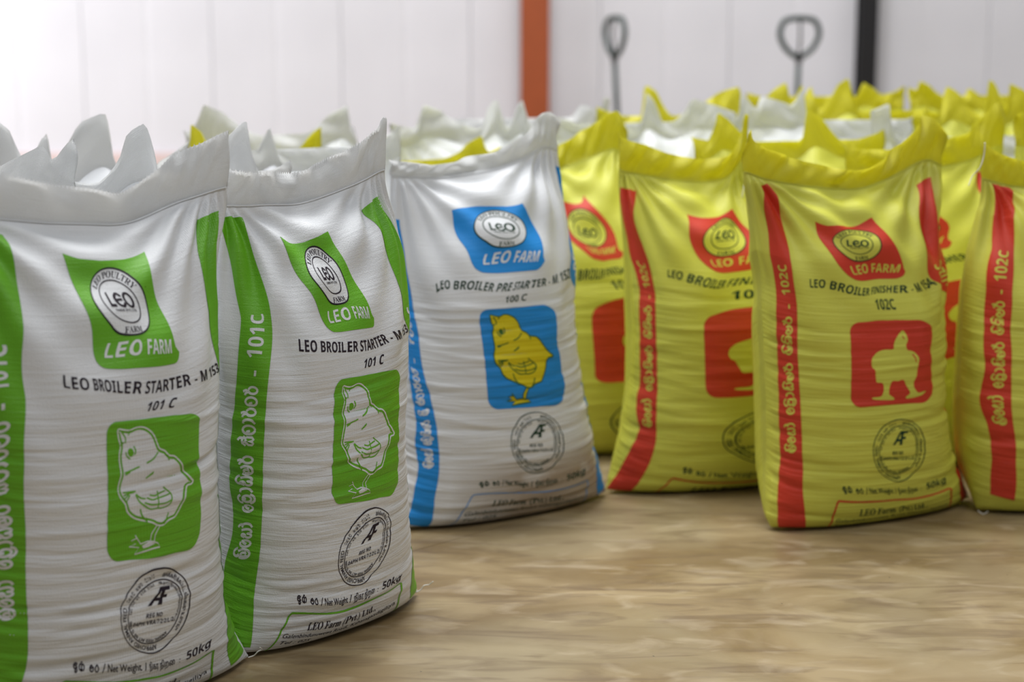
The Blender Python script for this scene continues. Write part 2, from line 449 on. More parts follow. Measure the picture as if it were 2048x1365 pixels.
def bend(T, cx, cy, R, a_start, a_end, inner=False):
    """lay a straight text mesh clockwise on a circle, tops outward, from a_start to a_end degrees"""
    x0, x1 = T[..., 0].min(), T[..., 0].max(); k = R * math.radians(abs(a_end - a_start)) / (x1 - x0)
    T[..., 0] *= k; x0, x1 = x0 * k, x1 * k
    T = refine(T, 0.004)
    a = np.radians(a_start + (T[..., 0] - x0) / (x1 - x0) * (a_end - a_start))
    r = R + T[..., 1]
    return np.stack([cx + r * np.cos(a), cy + r * np.sin(a)], -1)
# --- stroke-drawn rounded script (letters of the stripe), each: width, strokes
def arc(cx, cy, rx, ry, a0, a1, n=14): return circle(cx, cy, rx, ry, n, a0, a1 + (1e-6 if (a1 - a0) % 360 == 0 else 0)).tolist()
SG = {
 'la': (1.0, [arc(.50, .42, .46, .44, 20, -215), arc(.42, .42, .20, .20, 250, -60) + [(.62, .30), (.92, .32), (.98, .55), (.80, .80)]]),
 'i':  (0.0, [arc(-.52, .92, .40, .26, 190, 10), [(-.92, .90), (-.86, .78), (-.74, .84)]]),
 'e':  (.80, [arc(.40, .42, .34, .40, 75, 400), [(.66, .66), (.46, .55), (.36, .38)]]),
 'ya': (1.0, [[(.12, .60), (.28, .82), (.44, .70), (.34, .52), (.14, .44), (.08, .22), (.24, .02), (.46, .10), (.50, .34), (.54, .10), (.74, .02), (.92, .20), (.94, .50), (.84, .80)]]),
 'aa': (.50, [[(.04, .86), (.26, .80), (.38, .50), (.32, .20), (.08, .02)]]),
 'oo': (.55, [[(.04, .80), (.28, .72), (.38, .45), (.30, .15), (.06, .02)], [(.26, .74), (.22, 1.02), (.02, 1.14)]]),
 'bra': (1.05, [arc(.50, .40, .34, .34, 100, -200), [(.18, .50), (.30, .74), (.48, .70), (.50, .52)], arc(.52, .36, .52, .56, 205, 330), arc(.46, .86, .40, .26, 190, 20)]),
 'ra_': (.92, [arc(.46, .38, .36, .36, 118, 430), [(.30, .70), (.16, .92), (.02, .96)], [(.30, .70), (.44, .94), (.36, 1.10)]]),
 'ra': (.85, [arc(.44, .40, .36, .38, 130, 420), [(.22, .72), (.40, .90), (.62, .92)]]),
 'sa_': (1.0, [[(.10, .62), (.26, .78), (.46, .66), (.30, .48), (.12, .36), (.12, .12), (.30, .02), (.48, .14), (.50, .36), (.52, .14), (.70, .02), (.90, .14), (.90, .50), (.74, .64), (.58, .56)], [(.30, .80), (.62, .84), (.92, .72)], [(.78, .80), (.80, 1.04), (.66, 1.14)]]),
 'ta': (1.05, [arc(.50, .44, .46, .46, 165, -150), [(.10, .22), (.08, .48), (.28, .56), (.36, .40)]]),
 'pha': (1.0, [arc(.48, .40, .44, .40, 150, 395), [(.12, .62), (.30, .70), (.46, .56), (.46, .30), (.60, .24), (.66, .46)]]),
 'na': (1.0, [[(.06, .12), (.26, .02), (.42, .18), (.30, .36), (.10, .40), (.14, .70), (.50, .80), (.86, .70), (.94, .40), (.80, .10), (.58, .06)], [(.40, .30), (.62, .30), (.66, .50)]]),
 'sha': (1.0, [arc(.50, .40, .46, .42, 130, 400), [(.22, .60), (.44, .62), (.50, .40), (.36, .24)], [(.50, .40), (.72, .46)]]),
 'pri': (1.0, [arc(.50, .40, .40, .38, 115, 420), [(.50, .74), (.50, .30)], arc(.50, .36, .52, .54, 205, 330), arc(.46, .90, .40, .26, 190, 0)]),
 'shu': (1.0, [arc(.48, .48, .40, .38, 40, 330), [(.30, .50), (.50, .60), (.66, .46), (.56, .20)], [(.56, .10), (.40, -.22), (.70, -.26), (.84, 0)]]),
 'dda': (1.1, [arc(.32, .42, .26, .36, 70, 300), [(.32, .06), (.60, -.04), (.62, .20), (.48, .30)], arc(.80, .42, .26, .40, 240, -70), [(.36, .80), (.44, 1.06), (.60, 1.04)]]),
 'ba': (.95, [arc(.46, .40, .38, .38, 105, 395), [(.36, .76), (.52, .82), (.58, .62), (.46, .44), (.28, .50)]]),
 ' ': (.70, []),
}
SG['ba2'] = SG['ba']
def script(words, x0, x1, y0, h, w=.15):
    """stroke script along +x between x0 and x1, x-height h"""
    tot = sum(SG[g_][0] + (.16 if SG[g_][0] else 0) for g_ in words)
    sx = (x1 - x0) / tot; x = 0.0; out = []
    for g_ in words:
        gw, st = SG[g_]
        for s in st:
            P = smooth_pts(s, k=4) if len(s) < 12 or s[0] == (.12, .60) else np.array(s)
            P = np.array(P, float).copy(); P[:, 0] = x0 + (x + P[:, 0]) * sx; P[:, 1] = y0 + P[:, 1] * h
            out.append(ribbon(P, w * h))
        x += gw + (.16 if gw else 0)
    return np.concatenate(out)
def rot_up(T, u_base):
    """text laid along +x (x = position v) -> runs upwards, letter tops to the left"""
    return np.stack([u_base - T[..., 1], T[..., 0]], -1)
LIYO = ['la', 'i', 'e', 'ya', 'oo']; BROILER = ['e', 'bra', 'aa', 'ya', 'i', 'la', 'ra_']
STARTER = ['sa_', 'ta', 'aa', 'ra_', 'ta', 'ra_']; FINISHER = ['pha', 'i', 'na', 'i', 'sha', 'ra_']
# --- traced drawings, normalised to their panel
def norm_chick(p):
    X = (p[0] - 48) / 750.0; top = 140 - 95 * X; bot = 1310 - 110 * X
    return (X, (bot - p[1]) / (bot - top))
CH_OUT = [(150,205),(200,210),(250,215),(300,188),(350,190),(410,225),(450,275),(475,345),(490,370),(530,385),(565,420),(610,425),(660,475),(705,555),(735,605),(750,630),(742,655),(710,665),(695,720),(670,820),(640,900),(620,940),(570,970),(520,1015),(470,1015),(430,995),(360,975),(270,940),(215,885),(195,820),(155,765),(140,710),(150,640),(165,570),(160,500),(160,420),(175,350),(160,290)]
CH_LINES = [[(285,745),(310,800),(350,840),(400,870),(460,862),(500,860),(550,835),(575,780),(570,730),(510,680)],[(390,750),(430,755),(460,740),(520,710)],[(365,775),(410,790),(460,775),(520,755),(560,735)],[(350,815),(400,830),(460,825),(520,815),(565,790)],[(455,715),(462,790),(465,860)],[(290,740),(320,772),(350,780)],
 [(195,560),(240,545),(310,515)],[(200,575),(235,555)],[(370,485),(430,450),(470,400)],[(360,605),(390,580),(420,555)],[(372,596),(415,566)],[(180,725),(230,720),(280,715)],[(185,750),(230,730),(265,722)],[(190,775),(225,745)],[(205,800),(235,750)],
 [(325,870),(345,930),(385,985)],[(560,905),(550,960),(530,1000)],[(185,235),(215,280),(215,320)],[(175,340),(200,320)],[(250,220),(240,255)],[(550,420),(558,455)],[(215,400),(222,430),(245,450)],[(285,355),(295,390),(285,415)]]
CH_LEG = [(470,1018),(425,1090),(410,1150),(440,1165),(455,1100),(498,1018)]
CH_FOOT = [(300,1095),(310,1122),(262,1140),(300,1163),(240,1188),(320,1192),(272,1242),(350,1218),(480,1186),(470,1160),(430,1150),(390,1148),(340,1165)]
def norm_hen(p):
    X = (p[0] - 80) / 1010.0; top = 155 - 50 * X; bot = 1235 - 40 * X
    return (X, (bot - p[1]) / (bot - top))
HEN = [(770,238),(815,270),(838,345),(825,400),(805,440),(825,500),(880,515),(935,570),(952,630),(935,690),(925,780),(910,850),(880,920),(885,1000),(930,1060),(990,1050),(1020,1045),(985,1090),(930,1110),(850,1130),(800,1135),(800,1110),(840,1075),(840,1030),(810,960),(770,890),(700,905),(620,905),(590,970),(575,1040),(580,1080),(635,1120),(625,1150),(480,1150),(370,1135),(360,1110),(460,1100),(495,1050),(505,980),(480,925),(410,915),(395,850),(380,760),(350,730),(338,660),(360,590),(420,530),(510,495),(625,490),(635,430),(660,355),(720,280)]
CHP = (.27, .46, .275, .495); HNP = (.27, .46, .30, .495)
def place(pts, nf, R): return np.array([(R[0] + a * (R[1] - R[0]), R[2] + b * (R[3] - R[2])) for a, b in map(nf, pts)])

def artwork(kind):
    """list of (name, parent_name, material, layer, triangles)"""
    main = dict(starter='green', pre='blue', finisher='red')[kind]
    paper = 'yellow' if kind == 'finisher' else 'white'
    ink = 'black' if kind == 'starter' else 'darkgreen'
    A = []
    def add(name, parent, mat, layer, *tl): A.append((name, parent, mat, layer, refine(np.concatenate([t for t in tl if len(t)]), 0.005)))
    # stripes
    for k, (u0, u1) in enumerate(((.04, .105), (.515, .58))):
        nm = 'printed_stripe' if k == 0 else 'printed_stripe_2'
        add(nm, None, main, 1, grid_fill([[(u0, .005), (u1, .005), (u1, .80), (u0, .80)]]))
        code = dict(starter='101C', pre='100C', finisher='102C')[kind]
        ub = (u0 + u1) / 2 + .0135
        if kind == 'starter': ws = LIYO + [' '] + BROILER + [' '] + STARTER
        elif kind == 'pre': ws = LIYO + [' '] + BROILER + [' ', 'pri', ' '] + STARTER
        else: ws = LIYO + [' '] + BROILER + [' '] + FINISHER
        t1 = script(ws, .165, .475, 0, .026, .17)
        t2 = text('-', .490, .500, 0, .026, .012); t3 = text(sans_bold(code), .522, .600, 0, .029)
        add('stripe_lettering', nm, paper, 2, rot_up(t1, ub), rot_up(t2, ub), rot_up(t3, ub))
    # emblem: slanted flag with pointed upper and round lower corners
    fl_ = [(.185, .79), (.22, .785), (.28, .783), (.33, .786), (.37, .79)] + [(.395, .70), (.418, .63)] + circle(.404, .622, .022, n=8, a0=-5, a1=-85).tolist() + circle(.268, .620, .022, n=8, a0=-95, a1=-160).tolist() + [(.215, .70)]
    add('printed_emblem', None, main, 1, grid_fill([fl_]))
    c = (.305, .712); R = .060
    add('badge', 'printed_emblem', paper, 2, grid_fill([circle(*c, R)]))
    add('badge_ring', 'printed_emblem', ink, 3, ribbon(circle(*c, R), .0028, True), ribbon(circle(*c, R * .66), .0024, True))
    bt = bend(text(serif('LEO POULTRY'), 0, 1, 0, .0115, .0), *c, R * .74, 152, 28)
    ft = text(serif('FARM'), c[0] - .017, c[0] + .017, c[1] - R * .93, .0105)
    leo = text('L', c[0] - .027, c[0] - .013, c[1] - .010, .025, .03, .15)
    leE = ribbon(smooth_pts([(c[0] + .005, c[1] + .010), (c[0] - .001, c[1] + .014), (c[0] - .008, c[1] + .006), (c[0] - .007, c[1] - .006), (c[0] + .001, c[1] - .010), (c[0] + .007, c[1] - .005)]), .005)
    leE2 = ribbon([(c[0] - .006, c[1] + .002), (c[0] + .004, c[1] + .003)], .0045)
    leO = ribbon(circle(c[0] + .0195, c[1] + .002, .0085, .0125, 24), .0048, True)
    small = text(sans_bold('FARM (PVT) LTD'), c[0] - .021, c[0] + .026, c[1] - .0195, .0048)
    add('badge_lettering', 'printed_emblem', ink, 3, bt, ft, leo, leE, leE2, leO, small)
    add('brand_lettering', 'printed_emblem', paper, 2, text(sans_bold('LEO FARM'), .268, .405, .620, .024))
    # title
    ttl = dict(starter='LEO BROILER STARTER - M 153', pre='LEO BROILER PRE STARTER - M 152', finisher='LEO BROILER FINISHER - M 154')[kind]
    add('title_lettering', None, ink, 1, text(sans_bold(ttl), .170, .512, .553, .0225))
    add('code_lettering', None, ink, 1, text(sans_bold(dict(starter='101 C', pre='100 C', finisher='102C')[kind]), .342, .402, .514, .0215))
    # picture
    Rr = HNP if kind == 'finisher' else CHP
    add('picture_panel', None, main, 1, grid_fill([rounded(*Rr, .022)]))
    if kind == 'finisher':
        add('hen_picture', 'picture_panel', paper, 2, grid_fill([smooth_pts(place(HEN, norm_hen, Rr), True, 3)]))
        add('hen_lines', 'picture_panel', main, 3, ribbon(place([(885, 560), (905, 610), (912, 660)], norm_hen, Rr), .0022), ribbon(place([(765, 310), (785, 345)], norm_hen, Rr), .0022))
    else:
        o = smooth_pts(place(CH_OUT, norm_chick, Rr), True, 3)
        lines = [ribbon(smooth_pts(place(l, norm_chick, Rr), k=4), .0024) for l in CH_LINES]
        eye = grid_fill([place(circle(255, 400, 24, 34, 16), norm_chick, Rr)])
        foot, leg = place(CH_FOOT, norm_chick, Rr), place(CH_LEG, norm_chick, Rr)
        if kind == 'starter':
            add('chick_outline', 'picture_panel', paper, 2, ribbon(o, .0026, True), ribbon(foot, .0018, True), ribbon(leg, .0018, True),
                grid_fill([place([(345, 1180), (400, 1150), (440, 1168), (390, 1188), (350, 1198)], norm_chick, Rr)]))
            add('chick_picture', 'picture_panel', paper, 2, grid_fill([inset(o, .0052)]))
            add('chick_lines', 'picture_panel', main, 3, eye, *lines)
        else:
            add('chick_picture', 'picture_panel', 'chickyellow', 2, grid_fill([o]), grid_fill([leg]), grid_fill([foot]))
            add('chick_lines', 'picture_panel', 'chickline', 3, ribbon(inset(o, .001), .003, True), ribbon(foot, .003, True), ribbon(leg, .003, True), eye, *lines)
    # approval stamp
    c = (.365, .195); R = .068
    af = np.concatenate([text(sans_bold('A'), c[0] - .019, c[0] + .008, c[1] + .010, .030, 0, .30), text(sans_bold('F'), c[0] - .001, c[0] + .020, c[1] + .010, .030, 0, .30)])
    add('approval_stamp', None, ink, 1, ribbon(circle(*c, R, n=72), .0020, True), ribbon(circle(*c, R * .76, n=72), .0018, True), af,
        text(sans_bold('REG NO.'), c[0] - .016, c[0] + .016, c[1] - .010, .0068), text(sans_bold('DAPH/VRA/7/2/2/L/2'), c[0] - .038, c[0] + .040, c[1] - .0215, .0068),
        bend(text('APPROVED ANIMAL FEED', 0, 1, 0, .0080, .008), *c, R * .815, -78, -188), bend(text(sans_bold('ANIMAL FEED ACT NO 15 1986'), 0, 1, 0, .0050), *c, R * .655, -52, -165),
        bend(text('அங்கீகரிக்கப்பட்ட விலங்கு உணவு', 0, 1, 0, .0062, .012), *c, R * .83, 84, -40), bend(text('1986 ஆண்டு இலக்கம் 15 விலங்குணவு சட்டம்', 0, 1, 0, .0040, .012), *c, R * .665, 96, -28),
        bend(script(['ra', 'na', 'ba', 'ta', ' ', 'sha', 'la', 'ba', ' ', 'ra', 'aa', 'pha', 'aa', 'ra'], 0, 1, 0, .0062, .2), *c, R * .83, 162, 102),
        bend(script(['ba', 'la', 'ta', ' ', 'ra', 'ya', 'ta', ' ', 'sha', 'ta', ' ', 'ba', 'ra', 'na', ' ', 'ta', 'ra', 'ya', 'ba'], 0, 1, 0, .0044, .22), *c, R * .67, 182, 108))
    # net weight line, address box
    add('net_weight_lettering', None, ink, 1, script(['shu', 'dda', ' ', 'ba', 'ra'], .190, .245, .098, .0105, .2), text('/', .251, .258, .097, .014), text('Net Weight', .263, .332, .098, .0128, .008), text('/', .337, .344, .097, .014),
        text('நிகர நிறை', .349, .415, .098, .0115, .008), text(':', .424, .426, .098, .011), text(sans_bold('50kg'), .438, .480, .098, .0150))
    fr = [(.150, -.01), (.165, .05), (.175, .075)] + circle(.182, .073, .007, n=6, a0=160, a1=90).tolist() + [(.25, .080), (.33, .080), (.41, .080)] + circle(.478, .073, .007, n=6, a0=90, a1=20).tolist() + [(.482, .05), (.470, -.01)]
    add('address_frame', None, main, 1, ribbon(fr, .0036 if kind != 'pre' else .002))
    add('address_lettering', None, ink, 1, text(serif('LEO Farm (Pvt.) Ltd.,'), .225, .425, .048, .0165, 0, .22), text('Galenbindunuwewa Road, Kahatagasdigiliya', .170, .470, .032, .0095, .0, .25), text('Tel : 025', .170, .250, .015, .0095, .0, .25))
    return A

# ------------------------------------------------------------------ the sacks
QS = 0.88                                            # height along the cloth of the stitched line
def pchip(xk, yk):
    xk, yk = np.array(xk, float), np.array(yk, float)
    h = np.diff(xk); d = np.diff(yk) / h; m = np.zeros_like(xk)
    m[0], m[-1] = d[0], d[-1]
    for i in range(1, len(xk) - 1):
        if d[i - 1] * d[i] > 0:
            w1, w2 = 2 * h[i] + h[i - 1], h[i] + 2 * h[i - 1]
            m[i] = (w1 + w2) / (w1 / d[i - 1] + w2 / d[i])
    def f(x):
        x = np.clip(x, xk[0], xk[-1]); i = np.clip(np.searchsorted(xk, x) - 1, 0, len(xk) - 2)
        t = (x - xk[i]) / h[i]; t2, t3 = t * t, t ** 3
        return (2 * t3 - 3 * t2 + 1) * yk[i] + (t3 - 2 * t2 + t) * h[i] * m[i] + (-2 * t3 + 3 * t2) * yk[i + 1] + (t3 - t2) * h[i] * m[i + 1]
    return f
FQ = [0, .03, .06, .10, .16, .25, .40, .55, .68, .80, .88]
f_fy = pchip(FQ, [.050, .080, .103, .120, .133, .143, .145, .134, .108, .062, .006])   # front bulge, forward
f_fz = pchip(FQ, [.004, .004, .017, .050, .108, .197, .346, .494, .621, .735, .800])
f_sy = pchip(FQ, [.030, .026, .020, .012, .004, 0, 0, 0, 0, 0, .002])                   # side seam
f_sz = pchip(FQ, [.010, .022, .042, .078, .134, .218, .360, .503, .626, .737, .800])
BQ = [0, .05, .11, .17, .22, .30, .45, .60, .75, .84, .88]
f_by = pchip(BQ, [.050, .010, -.050, -.105, -.130, -.142, -.143, -.128, -.085, -.035, -.003])
f_bz = pchip(BQ, [.004, .003, .003, .010, .045, .125, .290, .455, .640, .752, .800])
AQ = np.array([0, .05, .10, .18, .30, .42, .55, .68, .78, .88])
A0 = np.array([.264, .250, .240, .231, .225, .223, .226, .232, .240, .252])
def sstep(a, b, x): t = np.clip((x - a) / (b - a), 0, 1); return t * t * (3 - 2 * t)

class Sack:
    def __init__(s, seed, X, Y, yaw, rim, fh=.055, aL=1.0, aR=1.0, depth=1.0, plain_fold=1.0, stz=.55, fold=1.0, crease=1.0, lean=0.0, cw=1.0, tip=-.10):
        s.cw, s.tip = cw, tip
        s.rng = np.random.default_rng(seed); s.X, s.Y = X, Y; s.th = math.radians(yaw)
        s.c, s.s_ = math.cos(s.th), math.sin(s.th)
        s.aL, s.aR = A0 * aL, A0 * aR; s.depth = depth; s.fh = fh; s.fold, s.crease, s.lean = fold, crease, lean
        R = np.array(rim, float)                     # local x, z of the rim from left to right
        d = np.r_[0, np.cumsum(np.hypot(*np.diff(R, axis=0).T))]; d /= d[-1]
        # dominant parameter: mostly x so that the columns stay upright below the ears
        sx = (R[:, 0] - R[0, 0]) / (R[-1, 0] - R[0, 0]); k = np.maximum.accumulate(.6 * d + .4 * np.clip(sx, 0, 1)); k = (k - k[0]) / (k[-1] - k[0])
        k += np.arange(len(k)) * 1e-6; k /= k[-1]
        s.rx, s.rz = pchip(k, R[:, 0]), pchip(k, R[:, 1])
        zc = np.percentile(R[:, 1], 20)
        gs = np.linspace(0, 1, 81); zz = s.rz(gs); xx = s.rx(gs)
        ker = np.exp(-np.linspace(-2, 2, 17) ** 2); ker /= ker.sum()
        sm = lambda v: np.convolve(np.r_[np.full(8, v[0]), v, np.full(8, v[-1])], ker, 'valid')
        zs = zc + stz * (sm(zz) - zc) - fh
        xs = np.linspace(xx[0], xx[-1], 81) * .35 + sm(xx) * .65
        s.stz, s.stx = (lambda q: np.interp(q, gs, zs)), (lambda q: np.interp(q, gs, xs))
        r = s.rng
        s.kn = [(r.normal(0, 9), r.normal(0, 7), r.uniform(0, 6.28), r.uniform(.4, 1)) for _ in range(9)]
        s.kf = [(r.normal(0, 30), r.normal(0, 14), r.uniform(0, 6.28), r.uniform(.4, 1)) for _ in range(9)]
        n = int(120 * (1 if crease else 0))
        q0 = .07 + .50 * r.beta(1.1, 1.5, n)
        s.cr = np.stack([q0, r.uniform(0, PW, n), r.uniform(.04, .18, n), r.uniform(.0010, .0030, n) * np.where(r.random(n) < .7, -1, 1), r.uniform(.0035, .0070, n), r.normal(0, .05, n), r.uniform(0, 6.28, n)], 1) if n else np.zeros((0, 7))
    def world(s, x, y, z):                           # y forward (towards the viewer side)
        return np.stack([s.X + s.c * x + s.s_ * y, s.Y + s.s_ * x - s.c * y, z], -1)
    def base(s, S, Q, front=True):
        """S 0..1 from the left seam to the right seam, Q metres along the cloth up to the stitched line"""
        ph = np.pi * (1 - S); n = 2.35
        cx = np.sign(np.cos(ph)) * np.abs(np.cos(ph)) ** (2 / n); w = np.abs(np.sin(ph)) ** (2 / n)
        aL, aR = np.interp(Q, AQ, s.aL), np.interp(Q, AQ, s.aR)
        xr = np.where(cx < 0, cx * aL, cx * aR)
        wx = sstep(.58, QS, Q)
        x = xr * (1 - wx) + s.stx(S) * wx
        zs_, ys = f_sz(Q), f_sy(Q)
        zp, yp = (f_fz(Q), f_fy(Q)) if front else (f_bz(Q), f_by(Q))
        z = zs_ + w * (zp - zs_); y = ys + w * (yp * s.depth - ys)
        gq = sstep(.12, QS, Q)
        z = z * (1 + (s.stz(S) / .8 - 1) * gq)
        y = y + s.lean * z
        return np.stack([x, y, z], -1)
    def disp(s, S, Q, front=True):
        U = S * PW
        win = np.clip(np.minimum(S, 1 - S) / .05, 0, 1) * sstep(.02, .09, Q) * (1 - sstep(QS - .03, QS, Q))
        d = .0035 * sum(a * np.sin(kx * U + ky * Q + p) for kx, ky, p, a in s.kn) / 3
        up = sstep(.42, .62, Q) * s.fold
        d = d + up * .0021 * sum(a * np.sin(kx * U + ky * Q + p) for kx, ky, p, a in s.kf)
        # pulls radiating from the two upper corners
        for (ue, k, ph0) in ((.02, 21., 1.0), (PW - .02, 24., 2.2)):
            du, dq = (U - ue), (Q - .93); r_ = np.hypot(du, dq) + 1e-6; al = np.arctan2(du * (1 if ue < .3 else -1), -dq)
            d = d + s.fold * .0105 * np.sin(k * al + ph0 + 1.2 * np.sin(7 * r_)) * (r_ / .12) * np.exp(1 - r_ / .12) * .55
        if front:
            for q0, u0, L, a, wd, tl, p in s.cr:
                wd = wd * s.cw; a = a / math.sqrt(s.cw)
                c = q0 + tl * (U - u0) + .003 * np.sin(22 * U + p)
                d = d + s.crease * a * np.exp(-((Q - c) / wd) ** 2) * np.exp(-((U - u0) / L) ** 2)
        return d * win
    def surf(s, S, Q, front=True, off=0.0):
        P = s.base(S, Q, front); e = 1.5e-3
        Pu = s.base(np.clip(S + e, 0, 1), Q, front) - s.base(np.clip(S - e, 0, 1), Q, front)
        Pv = s.base(S, np.clip(Q + e, 0, QS), front) - s.base(S, np.clip(Q - e, 0, QS), front)
        n = np.cross(Pu, Pv); n /= np.linalg.norm(n, axis=-1)[..., None] + 1e-12
        # right-handed in (x, forward, z): flip so that it points outward
        sg = np.sign(n[..., 1]); sg = np.where(np.abs(n[..., 1]) < 1e-6, 1, sg)
        n = n * (-1 if front else 1) if False else n * (1 if not front else 1)
        ref = np.stack([P[..., 0] * .3, P[..., 1], np.zeros_like(P[..., 0])], -1)
        fl_ = np.sign(np.sum(n * ref, -1)); mid = np.broadcast_to(s._flip(front), fl_.shape)
        n = n * mid[..., None]
        D = s.disp(S, Q, front)
        # relief within the lettering's offset: keep the normal from the smooth shape
        return P + n * (D + off)[..., None]
    def _flip(s, front):
        P = s.base(np.array([.5]), np.array([.4]), front); e = 1e-3
        n = np.cross(s.base(np.array([.5 + e]), np.array([.4]), front) - P, s.base(np.array([.5]), np.array([.4 + e]), front) - P)[0]
        return 1.0 if (n[1] > 0) == front else -1.0
    def flap(s, S, H, layer):
        """H 0..1 from the stitched line to the cut edge"""
        x0, z0 = s.stx(S), s.stz(S); x1, z1 = s.rx(S), s.rz(S)
        x = x0 + (x1 - x0) * H; z = z0 + (z1 - z0) * H
        hh = z - z0
        end = sstep(0, .12, np.minimum(S, 1 - S))
        y = .002 + s.lean * z + hh * s.tip + .010 * H * np.sin(9 * S + s.kn[0][2]) * end + .006 * H * np.sin(31 * S + s.kn[1][2] + 3 * H)
        y = y + .0045 * sum(a * np.sin(kx * S * PW * 1.6 + 5 * H + p) for kx, ky, p, a in s.kf[:4]) * np.sqrt(np.clip(H, 0, 1))
        y = y + .0040 * np.sin(6.283 * (S * 17 - H * 1.6) + s.kn[2][2]) * np.abs(2 * S - 1) ** 2.2 * np.sin(np.pi * np.clip(H, 0, 1) * .8) * end
        y = y + layer * (.0016 + .003 * np.sin(np.pi * H) * end)
        return np.stack([x, y, z], -1)
    def W(s, P): return s.world(P[..., 0], P[..., 1], P[..., 2])
    def fit(s, left=None, right=None, it=14):
        S = np.linspace(0, 1, 61); Q = np.linspace(0.0, QS, 60)
        SS, QQ = np.meshgrid(S, Q)
        for _ in range(it):
            Pf, Pb = s.W(s.base(SS, QQ, True)), s.W(s.base(SS, QQ, False))
            P = np.concatenate([Pf, Pb], 1); px, py = project(P)
            dep = P[..., 1].mean()
            for side, tgt in ((0, left), (1, right)):
                if tgt is None: continue
                T = np.array(sorted(tgt, key=lambda p: p[1]), float)
                i = px.argmin(1) if side == 0 else px.argmax(1)
                ex, ey = px[np.arange(len(Q)), i], py[np.arange(len(Q)), i]
                ok = (ey >= T[0, 1]) & (ey <= T[-1, 1]) & (Q < .84)
                want = np.interp(ey, T[:, 1], T[:, 0])
                d = np.where(ok, want - ex, 0) * dep / FPX / max(s.c, .5) * (1 if side else -1)
                arr = s.aR if side else s.aL
                okk = np.interp(AQ, Q, ok.astype(float)); upd = np.interp(AQ, Q, d)
                arr += .7 * upd * (okk > .4)
                arr[:] = np.clip(arr, .15, .33)
                sm = arr.copy(); sm[1:-1] = .25 * arr[:-2] + .5 * arr[1:-1] + .25 * arr[2:]
                arr[1:-1] = .7 * arr[1:-1] + .3 * sm[1:-1]
    def locate(s, pts):
        """pixels -> (S, Q) on the visible front"""
        S = np.linspace(.01, .99, 150); Q = np.linspace(.01, QS - .002, 190)
        SS, QQ = np.meshgrid(S, Q)
        P = s.W(s.surf(SS, QQ, True)); px, py = project(P)
        # front-facing on screen: signed area of the grid cell
        jx, ix = np.gradient(px); jy, iy = np.gradient(py)
        vis = (ix * jy - iy * jx) < -1e-3
        out = []
        for (u, v) in pts:
            d = (px - u) ** 2 + (py - v) ** 2 + np.where(vis, 0, 1e7)
            k = np.unravel_index(d.argmin(), d.shape)
            J = np.array([[ix[k], jx[k]], [iy[k], jy[k]]])
            r = np.array([u - px[k], v - py[k]])
            st = np.linalg.solve(J + 1e-6 * np.eye(2), r) if abs(np.linalg.det(J)) > .2 else np.zeros(2)
            st = np.clip(st, -1.5, 1.5)
            out.append((S[k[1]] + st[0] * (S[1] - S[0]), Q[k[0]] + st[1] * (Q[1] - Q[0]), math.sqrt(d[k])))
        return np.array(out)

def tps(src, dst, lam=4e-4):
    n = len(src)
    def K(a, b):
        r2 = ((a[:, None] - b[None]) ** 2).sum(-1); return .5 * r2 * np.log(r2 + 1e-12)
    A = np.zeros((n + 3, n + 3)); A[:n, :n] = K(src, src) + lam * np.eye(n)
    A[:n, n] = 1; A[:n, n + 1:] = src; A[n, :n] = 1; A[n + 1:, :n] = src.T
    w = np.linalg.solve(A, np.r_[dst, np.zeros((3, dst.shape[1]))])
    def f(p):
        out = np.empty((len(p), dst.shape[1]))
        for i in range(0, len(p), 20000):
            q = p[i:i + 20000]; out[i:i + 20000] = K(q, src) @ w[:n] + w[n] + q @ w[n + 1:]
        return out
    return f

